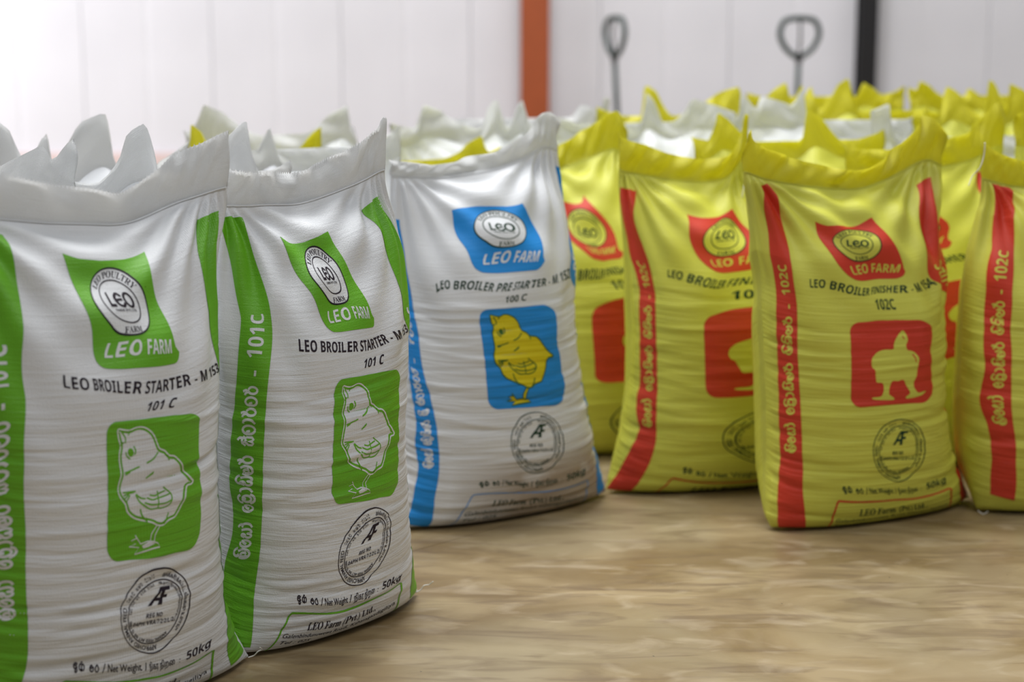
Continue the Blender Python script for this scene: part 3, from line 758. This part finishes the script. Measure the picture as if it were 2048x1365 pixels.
def build_sack(sk, name, mat, label, group, ns=70, nq=70, nb=30, zig=0.0, nflap=8, stitch=False):
    root = empty(name, (sk.X, sk.Y, 0), sk.th); tag(root, label, 'sack', group)
    loc = lambda P: np.stack([P[..., 0], -P[..., 1], P[..., 2]], -1)      # forward is local -y
    Sf = np.linspace(0, 1, ns + 1); Sb = np.linspace(1, 0, nb + 1)
    Q = np.concatenate([np.linspace(0, .12, max(6, nq // 6), endpoint=False), np.linspace(.12, QS, nq + 1 - max(6, nq // 6))])
    A, B = np.meshgrid(Sf, Q); Pf = loc(sk.surf(A, B, True)); Uf = np.stack([A * PW, B], -1)
    A, B = np.meshgrid(Sb, Q); Pb = loc(sk.surf(A, B, False)); Ub = np.stack([(2 - A) * PW, B], -1)
    def ring_mesh(nm, Pf, Uf, Pb, Ub, cap_top, parent):
        r, cf = Pf.shape[:2]; cb = Pb.shape[1]
        # average the seams so that both panels meet exactly
        for (i, j) in ((-1, 0), (0, -1)):
            m = (Pf[:, i] + Pb[:, j]) / 2; Pf[:, i] = m; Pb[:, j] = m
        V = np.concatenate([Pf, Pb[:, 1:-1]], 1); U = np.concatenate([Uf, Ub[:, 1:-1]], 1); c = V.shape[1]
        i, j = np.meshgrid(np.arange(r - 1), np.arange(c), indexing='ij'); j2 = (j + 1) % c
        F = np.stack([i * c + j, i * c + j2, (i + 1) * c + j2, (i + 1) * c + j], -1).reshape(-1, 4)
        return V.reshape(-1, 3), U.reshape(-1, 2), F
    Gu = np.gradient(Pf, axis=1); Gv = np.gradient(Pf, axis=0); n_ = np.cross(Gu, Gv); n_ /= np.linalg.norm(n_, axis=-1)[..., None] + 1e-12
    if n_[len(Q) // 2, ns // 2, 1] > 0: n_ = -n_
    sk.grid = (Sf, Q, Pf.copy(), n_)
    # close the bottom seam: front and back share the seam line at Q = 0
    m = loc(sk.surf(Sf[None], np.zeros((1, ns + 1)), True))[0]
    mb = np.stack([np.interp(Sb[::-1], Sf, m[:, k])[::-1] for k in range(3)], -1); Pb[0] = mb
    V, U, F = ring_mesh('body', Pf, Uf, Pb, Ub, False, root)
    mesh_np('body', V, F, mat, root, U)
    H = np.linspace(0, 1, nflap + 1)
    A, B = np.meshgrid(Sf, H); Ff = loc(sk.flap(A, B, 1)); UF = np.stack([A * PW, QS + B * .07], -1)
    A2, B2 = np.meshgrid(Sb, H); Fb = loc(sk.flap(A2, B2, -1)); UB = np.stack([(2 - A2) * PW, QS + B2 * .07], -1)
    Ff[0] = Pf[-1]; 
    Fb[0] = Pb[-1]
    if zig:
        z = np.where(np.arange(ns + 1) % 2 == 0, zig, -zig); Ff[-1, :, 2] += z
        Fb[-1, :, 2] += np.interp(Sb, Sf, z) * .3
    V, U, F = ring_mesh('top_flap', Ff, UF, Fb, UB, True, root)
    thin = M['yellow_thin'] if mat is M['yellow'] else M['white_thin']
    mesh_np('top_flap', V, F, thin, root, U)
    if stitch:
        sl = np.linspace(.01, .99, 120); q = loc(sk.surf(sl, np.full(120, QS - .001), True)); q[:, 1] -= .0022
        tube('stitching', q, .0010, mat, root, 5)
    return root

def print_on(sk, root, kind, marks, stripes=(), only=None, extra=(), hide=(.552, .596)):
    """marks: {design point name: pixel}; lay the artwork on the front cloth"""
    src, pix = [], []
    for nm, p in marks.items(): src.append(DP[nm]); pix.append(p)
    for v, xl, yl, xr, yr in stripes:
        if xl is not None: src.append((.04, v)); pix.append((xl, yl))
        if xr is not None: src.append((.105, v)); pix.append((xr, yr))
    for a in 'ph':
        if a + 'TR' in marks and a + 'BR' in marks:
            m = {k: np.array(marks[a + k], float) for k in ('TL', 'TR', 'BL', 'BR')}; d0 = {k: np.array(DP[a + k]) for k in m}
            bil = lambda c, x, y: (c['TL'] * (1 - x) + c['TR'] * x) * (1 - y) + (c['BL'] * (1 - x) + c['BR'] * x) * y
            for x in (0, .25, .5, .75, 1):
                for y in (0, .33, .67, 1):
                    if x in (0, 1) and y in (0, 1): continue
                    src.append(tuple(bil(d0, x, y))); pix.append(tuple(bil(m, x, y)))
    if 'eR' in marks and 'eT' in marks:
        T_, B_, L_, R_ = (np.array(marks[k], float) for k in ('eT', 'eB', 'eL', 'eR')); cc = (T_ + B_ + L_ + R_) / 4
        for sx in (-1, 1):
            for sy in (-1, 1):
                src.append((.305 + sx * .0424, .712 + sy * .0424)); pix.append(tuple(cc + sx * .7071 * (R_ - L_) / 2 + sy * .7071 * (T_ - B_) / 2))
    if 'sR' in marks and 'sT' in marks:
        T_, B_, L_, R_ = (np.array(marks[k], float) for k in ('sT', 'sB', 'sL', 'sR')); cc = (T_ + B_ + L_ + R_) / 4
        src.append((.365, .195)); pix.append(tuple(cc))
        for sx in (-1, 1):
            for sy in (-1, 1):
                src.append((.365 + sx * .0481, .195 + sy * .0481)); pix.append(tuple(cc + sx * .7071 * (R_ - L_) / 2 + sy * .7071 * (T_ - B_) / 2))
    L = sk.locate(pix)
    for a, b, l in zip(src, pix, L):
        if l[2] > 6: print('   mark off', kind, a, b, np.round(l, 3))
    ok = L[:, 2] < 14
    S = np.array(src)[ok]; D = np.stack([L[ok, 0] * PW, L[ok, 1]], 1)
    off = np.median((D - S)[:, 1]); 
    anch = [(0.0, v) for v in (.02, .2, .4, .6, .8)] + [(PW, v) for v in (.02, .2, .4, .6, .8)]
    if not any(s_[1] is not None for s_ in stripes): anch += [(.04, v) for v in (.02, .4, .8)]
    def f_sq(v): return np.clip(np.interp(v, *PROF), .005, QS - .004)
    order = np.argsort(S[:, 1]); cv, cq = S[order, 1], D[order, 1]
    fit_ = np.polyfit(cv, cq, 1)
    AS = np.array(anch); AD = np.stack([AS[:, 0], np.clip(np.polyval(fit_, AS[:, 1]), .01, QS - .01)], 1)
    AS = np.vstack([AS, np.array(extra)[:, :2]]) if len(extra) else AS
    AD = np.vstack([AD, np.array(extra)[:, 2:]]) if len(extra) else AD
    if not hide is None:
        hs = np.array([(.515, v) for v in (.14, .34, .5)] + [(.58, v) for v in (.14, .34, .5)])
        hd = np.stack([np.r_[np.full(3, hide[0]), np.full(3, hide[1])], np.clip(np.polyval(fit_, hs[:, 1]), .01, QS - .01)], 1)
        AS, AD = np.vstack([AS, hs]), np.vstack([AD, hd])
    f = tps(np.vstack([S, AS]), np.vstack([D, AD]))
    made = {}
    for nm, par, mat, layer, T in ART[kind]:
        if only and nm not in only: continue
        p = T.reshape(-1, 2)
        key = np.round(p * 1e5).astype(np.int64); _, ix_, inv = np.unique(key[:, 0] * 1000003 + key[:, 1], return_index=True, return_inverse=True); uq = p[ix_]; inv = inv.reshape(-1)
        d = f(uq); s_ = np.clip(d[:, 0] / PW, .002, .998); q_ = np.clip(d[:, 1], .004, QS - .003)
        gS, gQ, gP, gN = sk.grid
        i = np.clip(np.searchsorted(gQ, q_) - 1, 0, len(gQ) - 2); fi = ((q_ - gQ[i]) / (gQ[i + 1] - gQ[i]))[:, None]
        j = np.clip((s_ * (len(gS) - 1)).astype(int), 0, len(gS) - 2); fj = (s_ * (len(gS) - 1) - j)[:, None]
        lerp = lambda G: (G[i, j] * (1 - fj) + G[i, j + 1] * fj) * (1 - fi) + (G[i + 1, j] * (1 - fj) + G[i + 1, j + 1] * fj) * fi
        pl = lerp(gP) + lerp(gN) * (.0007 + .0004 * (layer - 1))
        F = inv.reshape(-1, 3)
        a, b, c = d[F[:, 0]], d[F[:, 1]], d[F[:, 2]]
        ar = (b[:, 0] - a[:, 0]) * (c[:, 1] - a[:, 1]) - (b[:, 1] - a[:, 1]) * (c[:, 0] - a[:, 0])
        F = np.where((ar < 0)[:, None], F[:, ::-1], F)
        good = (F[:, 0] != F[:, 1]) & (F[:, 1] != F[:, 2]) & (F[:, 0] != F[:, 2]); F = F[good]
        clean = nm.replace('_2', '')
        mm = 'white' if mat == 'white' else mat
        o = mesh_np(clean, pl, F, M[mm], made.get(par, root), np.stack([s_ * PW, q_], 1), nside=3)
        made[nm] = o
        if 'lettering' in nm or 'lines' in nm or nm in ('chick_outline', 'approval_stamp', 'badge_ring'): o['kind'] = 'stuff'
        if nm in PLAB: o['label'] = PLAB[nm]
PROF = ([0, 1], [0, 1])
DP = dict(eTL=(.185, .79), eTR=(.37, .79), eBR=(.424, .612), eBL=(.256, .602), eC=(.305, .712), eT=(.305, .772), eB=(.305, .652), eL=(.245, .712), eR=(.365, .712), fL=(.268, .632), fR=(.405, .632),
          tL=(.170, .564), t1=(.213, .564), t2=(.318, .564), t2b=(.301, .564), t2c=(.3427, .564), t3=(.426, .564), t3b=(.4357, .564), tR=(.512, .564), cC=(.372, .525), cL=(.342, .525), cR=(.402, .525),
          pTL=(.275, .490), pTR=(.455, .490), pBR=(.455, .280), pBL=(.275, .280), hTL=(.275, .490), hTR=(.455, .490), hBR=(.455, .305), hBL=(.275, .305),
          sT=(.365, .263), sB=(.365, .127), sL=(.297, .195), sR=(.433, .195),
          nL=(.190, .104), nM=(.335, .104), nR=(.480, .104), bTL=(.178, .080), bTR=(.482, .078), bM=(.33, .080))
PLAB = dict(printed_stripe='upright coloured stripe printed near the side edge', printed_emblem='slanted coloured flag emblem with a round badge',
            title_lettering='printed product title in dark capitals', picture_panel='coloured rounded panel with a bird picture', approval_stamp='round dark animal feed approval stamp',
            net_weight_lettering='dark net weight line reading 50kg', address_lettering='dark company address lettering', address_frame='thin coloured frame around the address')
ART = {k: artwork(k) for k in ('starter', 'pre', 'finisher')}

def rim_from_px(X, Y, yaw, pts):
    th = math.radians(yaw); c, s_ = math.cos(th), math.sin(th); out = []
    for p in pts:
        r = ray(*p); nrm = np.array([s_, -c, 0]); o = np.array([0, 0, CAM_H]); P0 = np.array([X, Y, 0])
        k = np.dot(P0 - o, nrm) / np.dot(r, nrm); P = o + r * k
        out.append(((P[0] - X) * c + (P[1] - Y) * s_, P[2]))
    return out
def ears_rim(X, Y, yaw, ears, sag=.765, half=.262, corner=.03, seed=0):
    """generic sagging rim with upright folds at given pixels (px, py, width in metres)"""
    r = np.random.default_rng(seed)
    x = np.linspace(-half, half, 101)
    g0 = lambda x: sag + corner * (np.abs(x) / half) ** 3 + .006 * np.sin(17 * x + r_ph)
    r_ph = r.uniform(0, 6)
    z = g0(x)
    for px, py, w, *lean_ in ears:
        (xe, ze), = rim_from_px(X, Y, yaw, [(px, py)])
        xe = float(np.clip(xe, -half, half))
        zz = g0(np.array([xe]))[0]; dx = np.abs(x - xe)
        sk_ = lean_[0] if lean_ else (1 if r.random() < .5 else -1)
        wl = w * (2.1 if sk_ > 0 else .75); wr = w * (.75 if sk_ > 0 else 2.1); pl = w * .5
        t = np.clip(np.where(x < xe, (xe - x - pl) / wl, (x - xe - pl) / wr), 0, 1)
        tipz = ze - .010 * np.clip(sk_ * (xe - x) / (pl + 1e-6), -1, 1)
        z = np.maximum(z, zz + (tipz - zz) * (1 - t) ** 1.35)
    return list(zip(x, z))

# ------------------------------------------------------------------ front row, one by one
def thread_tail(root, pts, parent=None):
    tube('thread_tail', smooth_pts3(pts), .0011, M['thread'], root, 5)
def smooth_pts3(pts, k=5):
    return smooth_pts(pts, False, k)
GRP = dict(starter='white and green starter feed sacks', finisher='yellow and red finisher feed sacks', rw='white feed sacks standing behind the front row', ry='yellow feed sacks standing behind the front row')

NOADDR = ('printed_emblem', 'badge', 'badge_ring', 'badge_lettering', 'brand_lettering', 'printed_stripe', 'printed_stripe_2', 'stripe_lettering', 'title_lettering', 'code_lettering', 'picture_panel', 'hen_picture', 'hen_lines', 'approval_stamp')
def front(name, kind, mat, label, group, X, Y, yaw, rim_px, left, right, marks, stripes, seed, fh=.055, zig=0.0, ns=156, nq=210, threads=(), extra=(), only=None, **kw):
    sk = Sack(seed, X, Y, yaw, rim_from_px(X, Y, yaw, rim_px), fh, **kw)
    sk.fit(left, right)
    root = build_sack(sk, name, M[mat], label, group, ns, nq, 40, zig, stitch=True)
    print_on(sk, root, kind, marks, stripes, only, extra)
    for Yd, pts in threads:
        wl = [np.array(at_depth(a, b, Yd + .01 * math.sin(3 * k))) - np.array([X, Y, 0]) for k, (a, b) in enumerate(pts)]
        thread_tail(root, [(w[0] * sk.c + w[1] * sk.s_, -w[0] * sk.s_ + w[1] * sk.c, max(w[2], .003)) for w in wl])
    return sk

s1 = front('feed_sack', 'starter', 'white', 'white feed sack with green print, nearest the camera at the left edge', GRP['starter'], -.653, 2.587, 42,
    [(-170, 330), (-120, 300), (-50, 338), (12, 350), (49, 360), (103, 370), (176, 378), (230, 387), (262, 376), (312, 339), (349, 311), (394, 292), (437, 268), (455, 264)],
    None, [(428, 420), (432, 500), (437, 600), (439, 740), (436, 840), (430, 900), (430, 960), (438, 1080), (450, 1200), (478, 1280), (500, 1318)],
    dict(eTL=(125, 508), eTR=(290, 503), eBR=(356, 712), eBL=(200, 731), eC=(240, 603), eT=(218, 537), eB=(272, 669), eL=(186, 602), eR=(291, 602), fL=(206, 706), fR=(342, 694), tL=(125, 766), t1=(182, 769), t2=(285, 776), t3=(385, 757), tR=(436, 737), cL=(294, 816), cR=(352, 806),
         pTL=(218, 850), pTR=(392, 830), pBR=(391, 1090), pBL=(219, 1118), sT=(322, 1141), sB=(303, 1308), sL=(242, 1228), sR=(377, 1205), nL=(146, 1330), nM=(290, 1333), nR=(418, 1290), bTR=(425, 1302)),
    [(.80, None, 0, 5, 470), (.72, None, 0, 30, 530), (.62, None, 0, 48, 660), (.5, None, 0, 52, 800), (.4, None, 0, 50, 930), (.3, None, 0, 52, 1065), (.165, None, 0, 56, 1235), (.09, None, 0, 52, 1340)],
    11, zig=.0040, aL=1.0, tip=.05, threads=[(2.72, [(496, 1316), (508, 1312), (516, 1304), (524, 1300), (520, 1296)])])
s2 = front('feed_sack', 'starter', 'white', 'white feed sack with green print, second from the left in the front row', GRP['starter'], -.372, 2.910, 47,
    [(425, 338), (445, 340), (482, 345), (535, 345), (585, 349), (630, 331), (654, 318), (687, 298), (724, 273), (753, 245), (763, 236), (770, 240)],
    None, [(789, 390), (800, 470), (810, 560), (813, 640), (812, 700), (810, 780), (812, 900), (814, 1000), (818, 1100), (826, 1160), (838, 1190)],
    dict(eTL=(560, 474), eTR=(655, 463), eBR=(746, 645), eBL=(662, 660), eC=(652, 550), eT=(623, 494), eB=(684, 607), eL=(621, 553), eR=(682, 547), fL=(653, 638), fR=(738, 626), tL=(598, 692), t1=(635, 693), t2=(716, 693), t3=(775, 674), tR=(813, 657), cL=(728, 729), cR=(769, 719),
         pTL=(675, 765), pTR=(796, 742), pBR=(788, 985), pBL=(668, 1003), sT=(748, 1019), sB=(722, 1170), sL=(677, 1112), sR=(779, 1073), nL=(594, 1195), nM=(697, 1198), nR=(798, 1159), bTL=(583, 1228), bTR=(800, 1166), bM=(690, 1223)),
    [(.80, 435, 437, 484, 435), (.70, 463, 530, 510, 520), (.60, 484, 636, 541, 628), (.57, 481, 662, 545, 667), (.5, 475, 740, 538, 745), (.4, 465, 852, 530, 858), (.3, 459, 964, 526, 968), (.165, 452, 1115, 519, 1118), (.08, 440, 1215, 508, 1215)],
    23, zig=.0040, aL=.80, tip=.04, threads=[(3.06, [(832, 1186), (842, 1180), (848, 1172), (858, 1170), (866, 1164)])])
blue = front('feed_sack', 'pre', 'white_dusty', 'white feed sack with blue print and a yellow chick', None, -.024, 3.665, 32,
    [(776, 318), (784, 321), (827, 325), (871, 330), (905, 325), (942, 315), (989, 304), (1030, 281), (1057, 262), (1077, 235), (1097, 224), (1112, 236), (1117, 246)],
    None, [(1112, 330), (1125, 420), (1140, 520), (1143, 600), (1150, 680), (1165, 780), (1180, 860), (1200, 930), (1209, 975)],
    dict(eTL=(905, 420), eTR=(1045, 408), eBR=(1084, 530), eBL=(960, 541), eC=(1000, 458), eT=(992, 421), eB=(1017, 493), eL=(948, 457), eR=(1050, 456), fL=(963, 523), fR=(1078, 512), tL=(873, 570), t1=(905, 572), t2b=(988, 577), t2c=(1026, 574), t3b=(1094, 564), tR=(1137, 547), cL=(1009, 600), cR=(1052, 595),
         pTL=(962, 624), pTR=(1098, 613), pBR=(1122, 806), pBL=(983, 816), sT=(1073, 825), sB=(1077, 946), sL=(1022, 888), sR=(1125, 880), nL=(959, 968), nM=(1060, 970), nR=(1168, 944), bTL=(947, 990), bTR=(1174, 962), bM=(1055, 985)),
    [(.80, None, 0, 797, 440), (.70, None, 0, 813, 540), (.6, None, 0, 828, 630), (.5, None, 0, 842, 720), (.4, 823, 790, 858, 780), (.3, 833, 860, 873, 850), (.165, 838, 935, 878, 930), (.08, 826, 1000, 868, 1000), (.01, 812, 1045, 858, 1052)],
    37, fh=.03, aL=1.10, extra=[(.515, .80, .580, .83), (.515, .66, .575, .69)])
y2 = front('feed_sack', 'finisher', 'yellow', 'yellow feed sack with red print between the blue-printed sack and the front yellow one', GRP['finisher'], .470, 3.89, 15,
    [(1236, 262), (1242, 274), (1290, 290), (1340, 308), (1410, 318), (1450, 312), (1475, 280), (1490, 228), (1497, 232)],
    [(1243, 400), (1252, 500), (1254, 640), (1256, 720), (1252, 800), (1235, 880), (1218, 940), (1210, 985)], None,
    dict(eTL=(1375, 430), eBL=(1430, 540), eC=(1450, 470), eL=(1408, 473), fL=(1421, 528), tL=(1335, 546), t1=(1367, 553), t2=(1453, 568), cL=(1461, 590), hTL=(1412, 640), hBL=(1416, 790), sL=(1446, 886), nL=(1368, 937), bTL=(1345, 957)),
    [(.80, 1241, 375, 1272, 382), (.70, 1246, 440, 1268, 440), (.62, 1258, 500, 1296, 520), (.5, 1280, 590, 1311, 592), (.4, 1281, 668, 1312, 670), (.3, 1281, 746, 1314, 748), (.165, 1281, 855, 1312, 855), (.08, 1250, 920, 1298, 930), (.01, 1214, 975, 1258, 990)],
    41, ns=140, nq=190, cw=1.5, tip=.05, threads=[(3.84, [(1489, 300), (1494, 318), (1497, 338), (1490, 362), (1484, 396)])])
y3 = front('feed_sack', 'finisher', 'yellow', 'yellow feed sack with red print half hidden behind the blue-printed sack', GRP['finisher'], .215, 4.23, 12,
    [(1060, 290), (1100, 300), (1130, 285), (1180, 255), (1232, 222), (1246, 236), (1256, 262)],
    None, None,
    dict(eTR=(1166, 390), eBR=(1244, 510), eBL=(1185, 515), eC=(1173, 469), eT=(1162, 419), eB=(1187, 494), eR=(1210, 460), eL=(1137, 454), t2=(1211, 547), cL=(1220, 570), hTL=(1187, 622), hBL=(1196, 763), sL=(1222, 845)),
    [], 43, ns=120, nq=170, cw=1.6, only=NOADDR)
yf = front('feed_sack', 'finisher', 'yellow', 'yellow feed sack with red print standing foremost of the yellow ones', GRP['finisher'], .782, 3.638, 26,
    [(1484, 268), (1488, 258), (1510, 285), (1540, 300), (1620, 325), (1710, 340), (1775, 305), (1820, 265), (1857, 232), (1875, 250), (1888, 270)],
    [(1492, 370), (1503, 480), (1504, 600), (1507, 740), (1512, 860), (1520, 960), (1532, 1040), (1545, 1060)],
    [(1820, 390), (1850, 480), (1876, 560), (1880, 640), (1881, 740), (1886, 820), (1895, 880), (1915, 940), (1940, 1000)],
    dict(eTL=(1632, 445), eTR=(1742, 435), eBR=(1809, 548), eBL=(1706, 556), eC=(1713, 490), eT=(1705, 461), eB=(1725, 521), eL=(1667, 485), eR=(1760, 483), fL=(1702, 545), fR=(1800, 538), tL=(1619, 568), t1=(1653, 567), t2=(1741, 584), t3=(1818, 578), tR=(1860, 563), cL=(1749, 607), cR=(1787, 607),
         hTL=(1704, 650), hTR=(1852, 645), hBR=(1857, 800), hBL=(1708, 812), sT=(1802, 839), sB=(1795, 964), sL=(1746, 900), sR=(1848, 895), nL=(1685, 977), nM=(1790, 982), nR=(1888, 962), bTL=(1677, 1003), bTR=(1900, 978), bM=(1790, 1000)),
    [(.80, 1523, 372, 1540, 374), (.70, 1536, 460, 1567, 460), (.60, 1545, 530, 1583, 530), (.5, 1553, 610, 1594, 610), (.4, 1555, 700, 1595, 700), (.3, 1558, 790, 1600, 790), (.165, 1561, 905, 1604, 905), (.08, 1556, 985, 1605, 985), (.01, 1555, 1056, 1608, 1058)],
    53, ns=150, nq=205, fold=1.25, cw=1.25, tip=.05, extra=[(.515, .80, .50, .83), (.58, .80, .555, .83)])
yr = front('feed_sack', 'finisher', 'yellow', 'yellow feed sack with red print cut off by the right edge of the picture', GRP['finisher'], 1.30, 3.735, 15,
    [(1962, 288), (1968, 284), (1985, 300), (2048, 322), (2120, 330), (2200, 320), (2280, 250), (2290, 256)],
    [(1935, 350), (1897, 440), (1881, 540), (1879, 640), (1882, 760), (1895, 850), (1915, 920), (1938, 980), (1955, 1022)], None,
    dict(),
    [(.80, 1983, 336, 1993, 338), (.70, 1988, 430, 2028, 430), (.60, 1985, 500, 2027, 505), (.5, 1973, 578, 2024, 582), (.4, 1970, 659, 2020, 661), (.3, 1971, 740, 2022, 742), (.165, 1976, 849, 2026, 851), (.08, 1985, 920, 2031, 930), (.01, 1983, 985, 2029, 998)],
    59, ns=140, nq=190, cw=1.5, only=NOADDR, threads=[(3.60, [(1970, 285), (1968, 310), (1960, 335), (1945, 352), (1937, 372)]), (3.60, [(1956, 1022), (1966, 1029), (1976, 1024)])], extra=[(.27, .28, .28, .31), (.46, .28, .47, .31), (.27, .5, .28, .53), (.46, .5, .47, .53), (.3, .7, .31, .72), (.3, .08, .31, .11)])
y4 = front('feed_sack', 'finisher', 'yellow', 'yellow feed sack with red print peeping out behind the foremost yellow one', GRP['finisher'], .97, 4.07, 22,
    [(1690, 290), (1740, 300), (1800, 300), (1860, 285), (1930, 268), (1975, 235), (2000, 205), (2012, 220)],
    None, None, dict(eR=(1880, 455), eBR=(1900, 490), eTR=(1842, 405), fR=(1884, 478)), [], 61, ns=90, nq=130, cw=1.7, only=('printed_emblem', 'badge', 'badge_ring', 'badge_lettering', 'brand_lettering', 'printed_stripe', 'printed_stripe_2', 'stripe_lettering', 'title_lettering', 'picture_panel', 'hen_picture'), extra=[(.515, .80, .46, .82), (.58, .80, .49, .84), (.04, .3, .04, .34), (.3, .3, .3, .34), (.3, .1, .3, .14)])

# ------------------------------------------------------------------ the sacks behind, only their tops in view
def rear(mat, X, Y, yaw, ears, label, seed, sag=.765, **kw):
    sk = Sack(seed, X, Y, yaw, ears_rim(X, Y, yaw, ears, sag, seed=seed), kw.pop('fh', .05), crease=0, **kw)
    return build_sack(sk, 'feed_sack', M[mat], label, GRP['rw' if mat == 'white' else 'ry'], 72, 48, 40, 0, 8)
rear('white', -.94, 2.77, 45, [(150, 279, .035, 1), (60, 305, .06)], 'plain white sack top with a broad pale flap right behind the nearest sack', 101)
rear('white', -.62, 3.15, 45, [(272, 257, .038, 1), (482, 252, .03, 1)], 'plain white sack top with two narrow ears between the two green-printed sacks', 102, .775)
rear('white', -.45, 3.74, 41, [(540, 262, .018), (838, 250, .05)], 'plain white sack top whose cream fold rises left of the blue-printed sack', 103)
rear('white', -.86, 3.42, 45, [(5, 250, .03), (92, 277, .016), (186, 235, .05, 1), (378, 284, .03)], 'plain white sack top with a tall grey peak behind the nearest sack', 104, .745)
rear('yellow', -.66, 3.97, 40, [(398, 257, .028, -1), (640, 256, .045, 1)], 'yellow sack whose two tips show between white sack tops on the left', 105, .70)
rear('white', -.62, 4.46, 40, [(424, 216, .06, -1), (678, 218, .045, 1)], 'plain white sack with two tall ears, rearmost of the left block', 106, .765)
rear('yellow', -.235, 4.22, 35, [(952, 280, .04)], 'yellow sack edge just above the rim of the blue-printed sack', 107, .72, aL=.92, aR=.92)
rear('white', -.10, 4.63, 35, [(866, 216, .06), (992, 206, .02), (1040, 206, .02)], 'plain white sack with a rounded hump in front of the brown column', 108, .775)
rear('yellow', .70, 4.29, 15, [(1450, 233, .03), (1632, 226, .035)], 'yellow sack top right behind the half covered yellow sacks', 109)
rear('white', .36, 4.64, 12, [(1300, 193, .02), (1410, 204, .07)], 'plain white sack with a rounded shoulder among the yellow tops', 110, .79)
rear('yellow', .50, 5.0, 10, [(1303, 176, .025, -1), (1458, 180, .06, 1)], 'yellow sack with two pointed corners behind the round-shouldered white sack', 111, .80)
rear('white', .85, 4.67, 10, [(1492, 193, .02), (1548, 199, .07), (1600, 184, .02)], 'plain white sack top below the right pallet truck handle', 112, .79)
rear('yellow', .99, 5.06, 10, [(1560, 171, .035, 1), (1600, 176, .015), (1622, 180, .02), (1690, 163, .035, 1)], 'yellow sack with several pointed folds below the right pallet truck handle', 113, .80)
rear('white', 1.18, 4.48, 15, [(1762, 214, .05), (1702, 238, .02)], 'small patch of plain white sack top below the black column among yellow ones', 114, .745)
rear('yellow', 1.42, 4.87, 8, [(1910, 179, .03), (1985, 163, .02), (2036, 174, .04)], 'yellow sack with three pointed folds at the right edge of the rear rows', 115, .80)
rear('yellow', 1.47, 5.27, 8, [(1850, 168, .035), (1800, 174, .03), (1950, 182, .03)], 'yellow sack top in the last row right of the black column', 116, .82)
rear('yellow', 1.455, 4.14, 12, [(1992, 232, .05), (2090, 230, .05)], 'yellow sack top directly behind the sack at the right edge', 117)
rear('yellow', 1.0, 5.46, 8, [(1735, 170, .035), (1800, 178, .03)], 'yellow sack top in the last row in front of the black column', 118, .82)
rear('white', .03, 5.0, 10, [(1238, 198, .03), (1180, 215, .05)], 'plain white sack top below the left pallet truck handle', 119, .77)

# ------------------------------------------------------------------ pallet trucks by the back wall
def pallet_truck(px, py_top, Y, turn, label, tilt, ring_w):
    P = at_depth(px, py_top, Y)
    r = empty('pallet_truck', (P[0], Y, 0), turn); tag(r, label, 'pallet truck', 'hand pallet trucks by the back wall')
    top = P[2]; rh = .19; rc = top - rh / 2
    hx = lambda z: tilt * (z - .3)
    # loop of the handle, rounded triangle
    loop = [(-.30, -.5), (-.07, -.5), (.07, -.5), (.30, -.40), (.48, -.05), (.50, .22), (.36, .44), (.12, .5), (-.12, .5), (-.36, .44), (-.50, .22), (-.48, -.05)]
    loop = [(-.06, -.5), (.06, -.5), (.34, -.28), (.49, .02), (.48, .26), (.36, .45), (.12, .5), (-.12, .5), (-.36, .45), (-.48, .26), (-.49, .02), (-.34, -.28)]
    lp = smooth_pts([(x * ring_w + hx(rc), 0, rc + z * rh) for x, z in loop], True, 5)
    tube('handle_loop', lp, .0145, M['jack'], r, 10, True)
    tube('release_lever', [(hx(rc), 0, rc - .09), (hx(rc), -.012, rc), (hx(rc), -.006, rc + .085)], .007, M['rubber'], r, 8)
    tube('handle_collar', [(hx(rc), 0, rc - rh / 2 + .02), (hx(rc), 0, rc - rh / 2 - .035)], [.022, .013], M['rubber'], r, 10)
    tube('shaft', [(hx(rc), 0, rc - rh / 2 - .01), (hx(.7), .01, .7), (hx(.33), .03, .33)], .0135, M['jack'], r, 12)
    tube('pump_body', [(0, .03, .36), (0, .03, .30), (0, .03, .12)], [.03, .06, .06], M['jackbody'], r, 16)
    box('yoke', (-.09, -.02, .09), (.09, .10, .15), M['jackbody'], r, .01)
    for sx in (-1, 1):
        w = tube('steer_wheel', [(sx * .035 - .022, .03, .09), (sx * .035 + .022, .03, .09)], .09, M['rubber'], r, 24)
        tube('wheel_hub', [(-.024 + sx * .035, .03, .09), (.024 + sx * .035, .03, .09)], .03, M['chrome'], r, 14)
        box('fork', (sx * .19 - .08, -1.20, .055), (sx * .19 + .08, .06, .105), M['jackbody'], r, .012)
        tube('load_roller', [(sx * .19 - .035, -1.06, .038), (sx * .19 + .035, -1.06, .038)], .037, M['rubber'], r, 16)
    box('cross_plate', (-.27, .04, .10), (.27, .12, .34), M['jackbody'], r, .012)
    return r
pallet_truck(1233, 36, 8.6, math.radians(-63), 'hand pallet truck handle seen edge-on beside the brown column', -.02, .19)
pallet_truck(1600, 37, 8.6, math.radians(8), 'hand pallet truck handle seen as an open loop beside the black column', .0, .20)
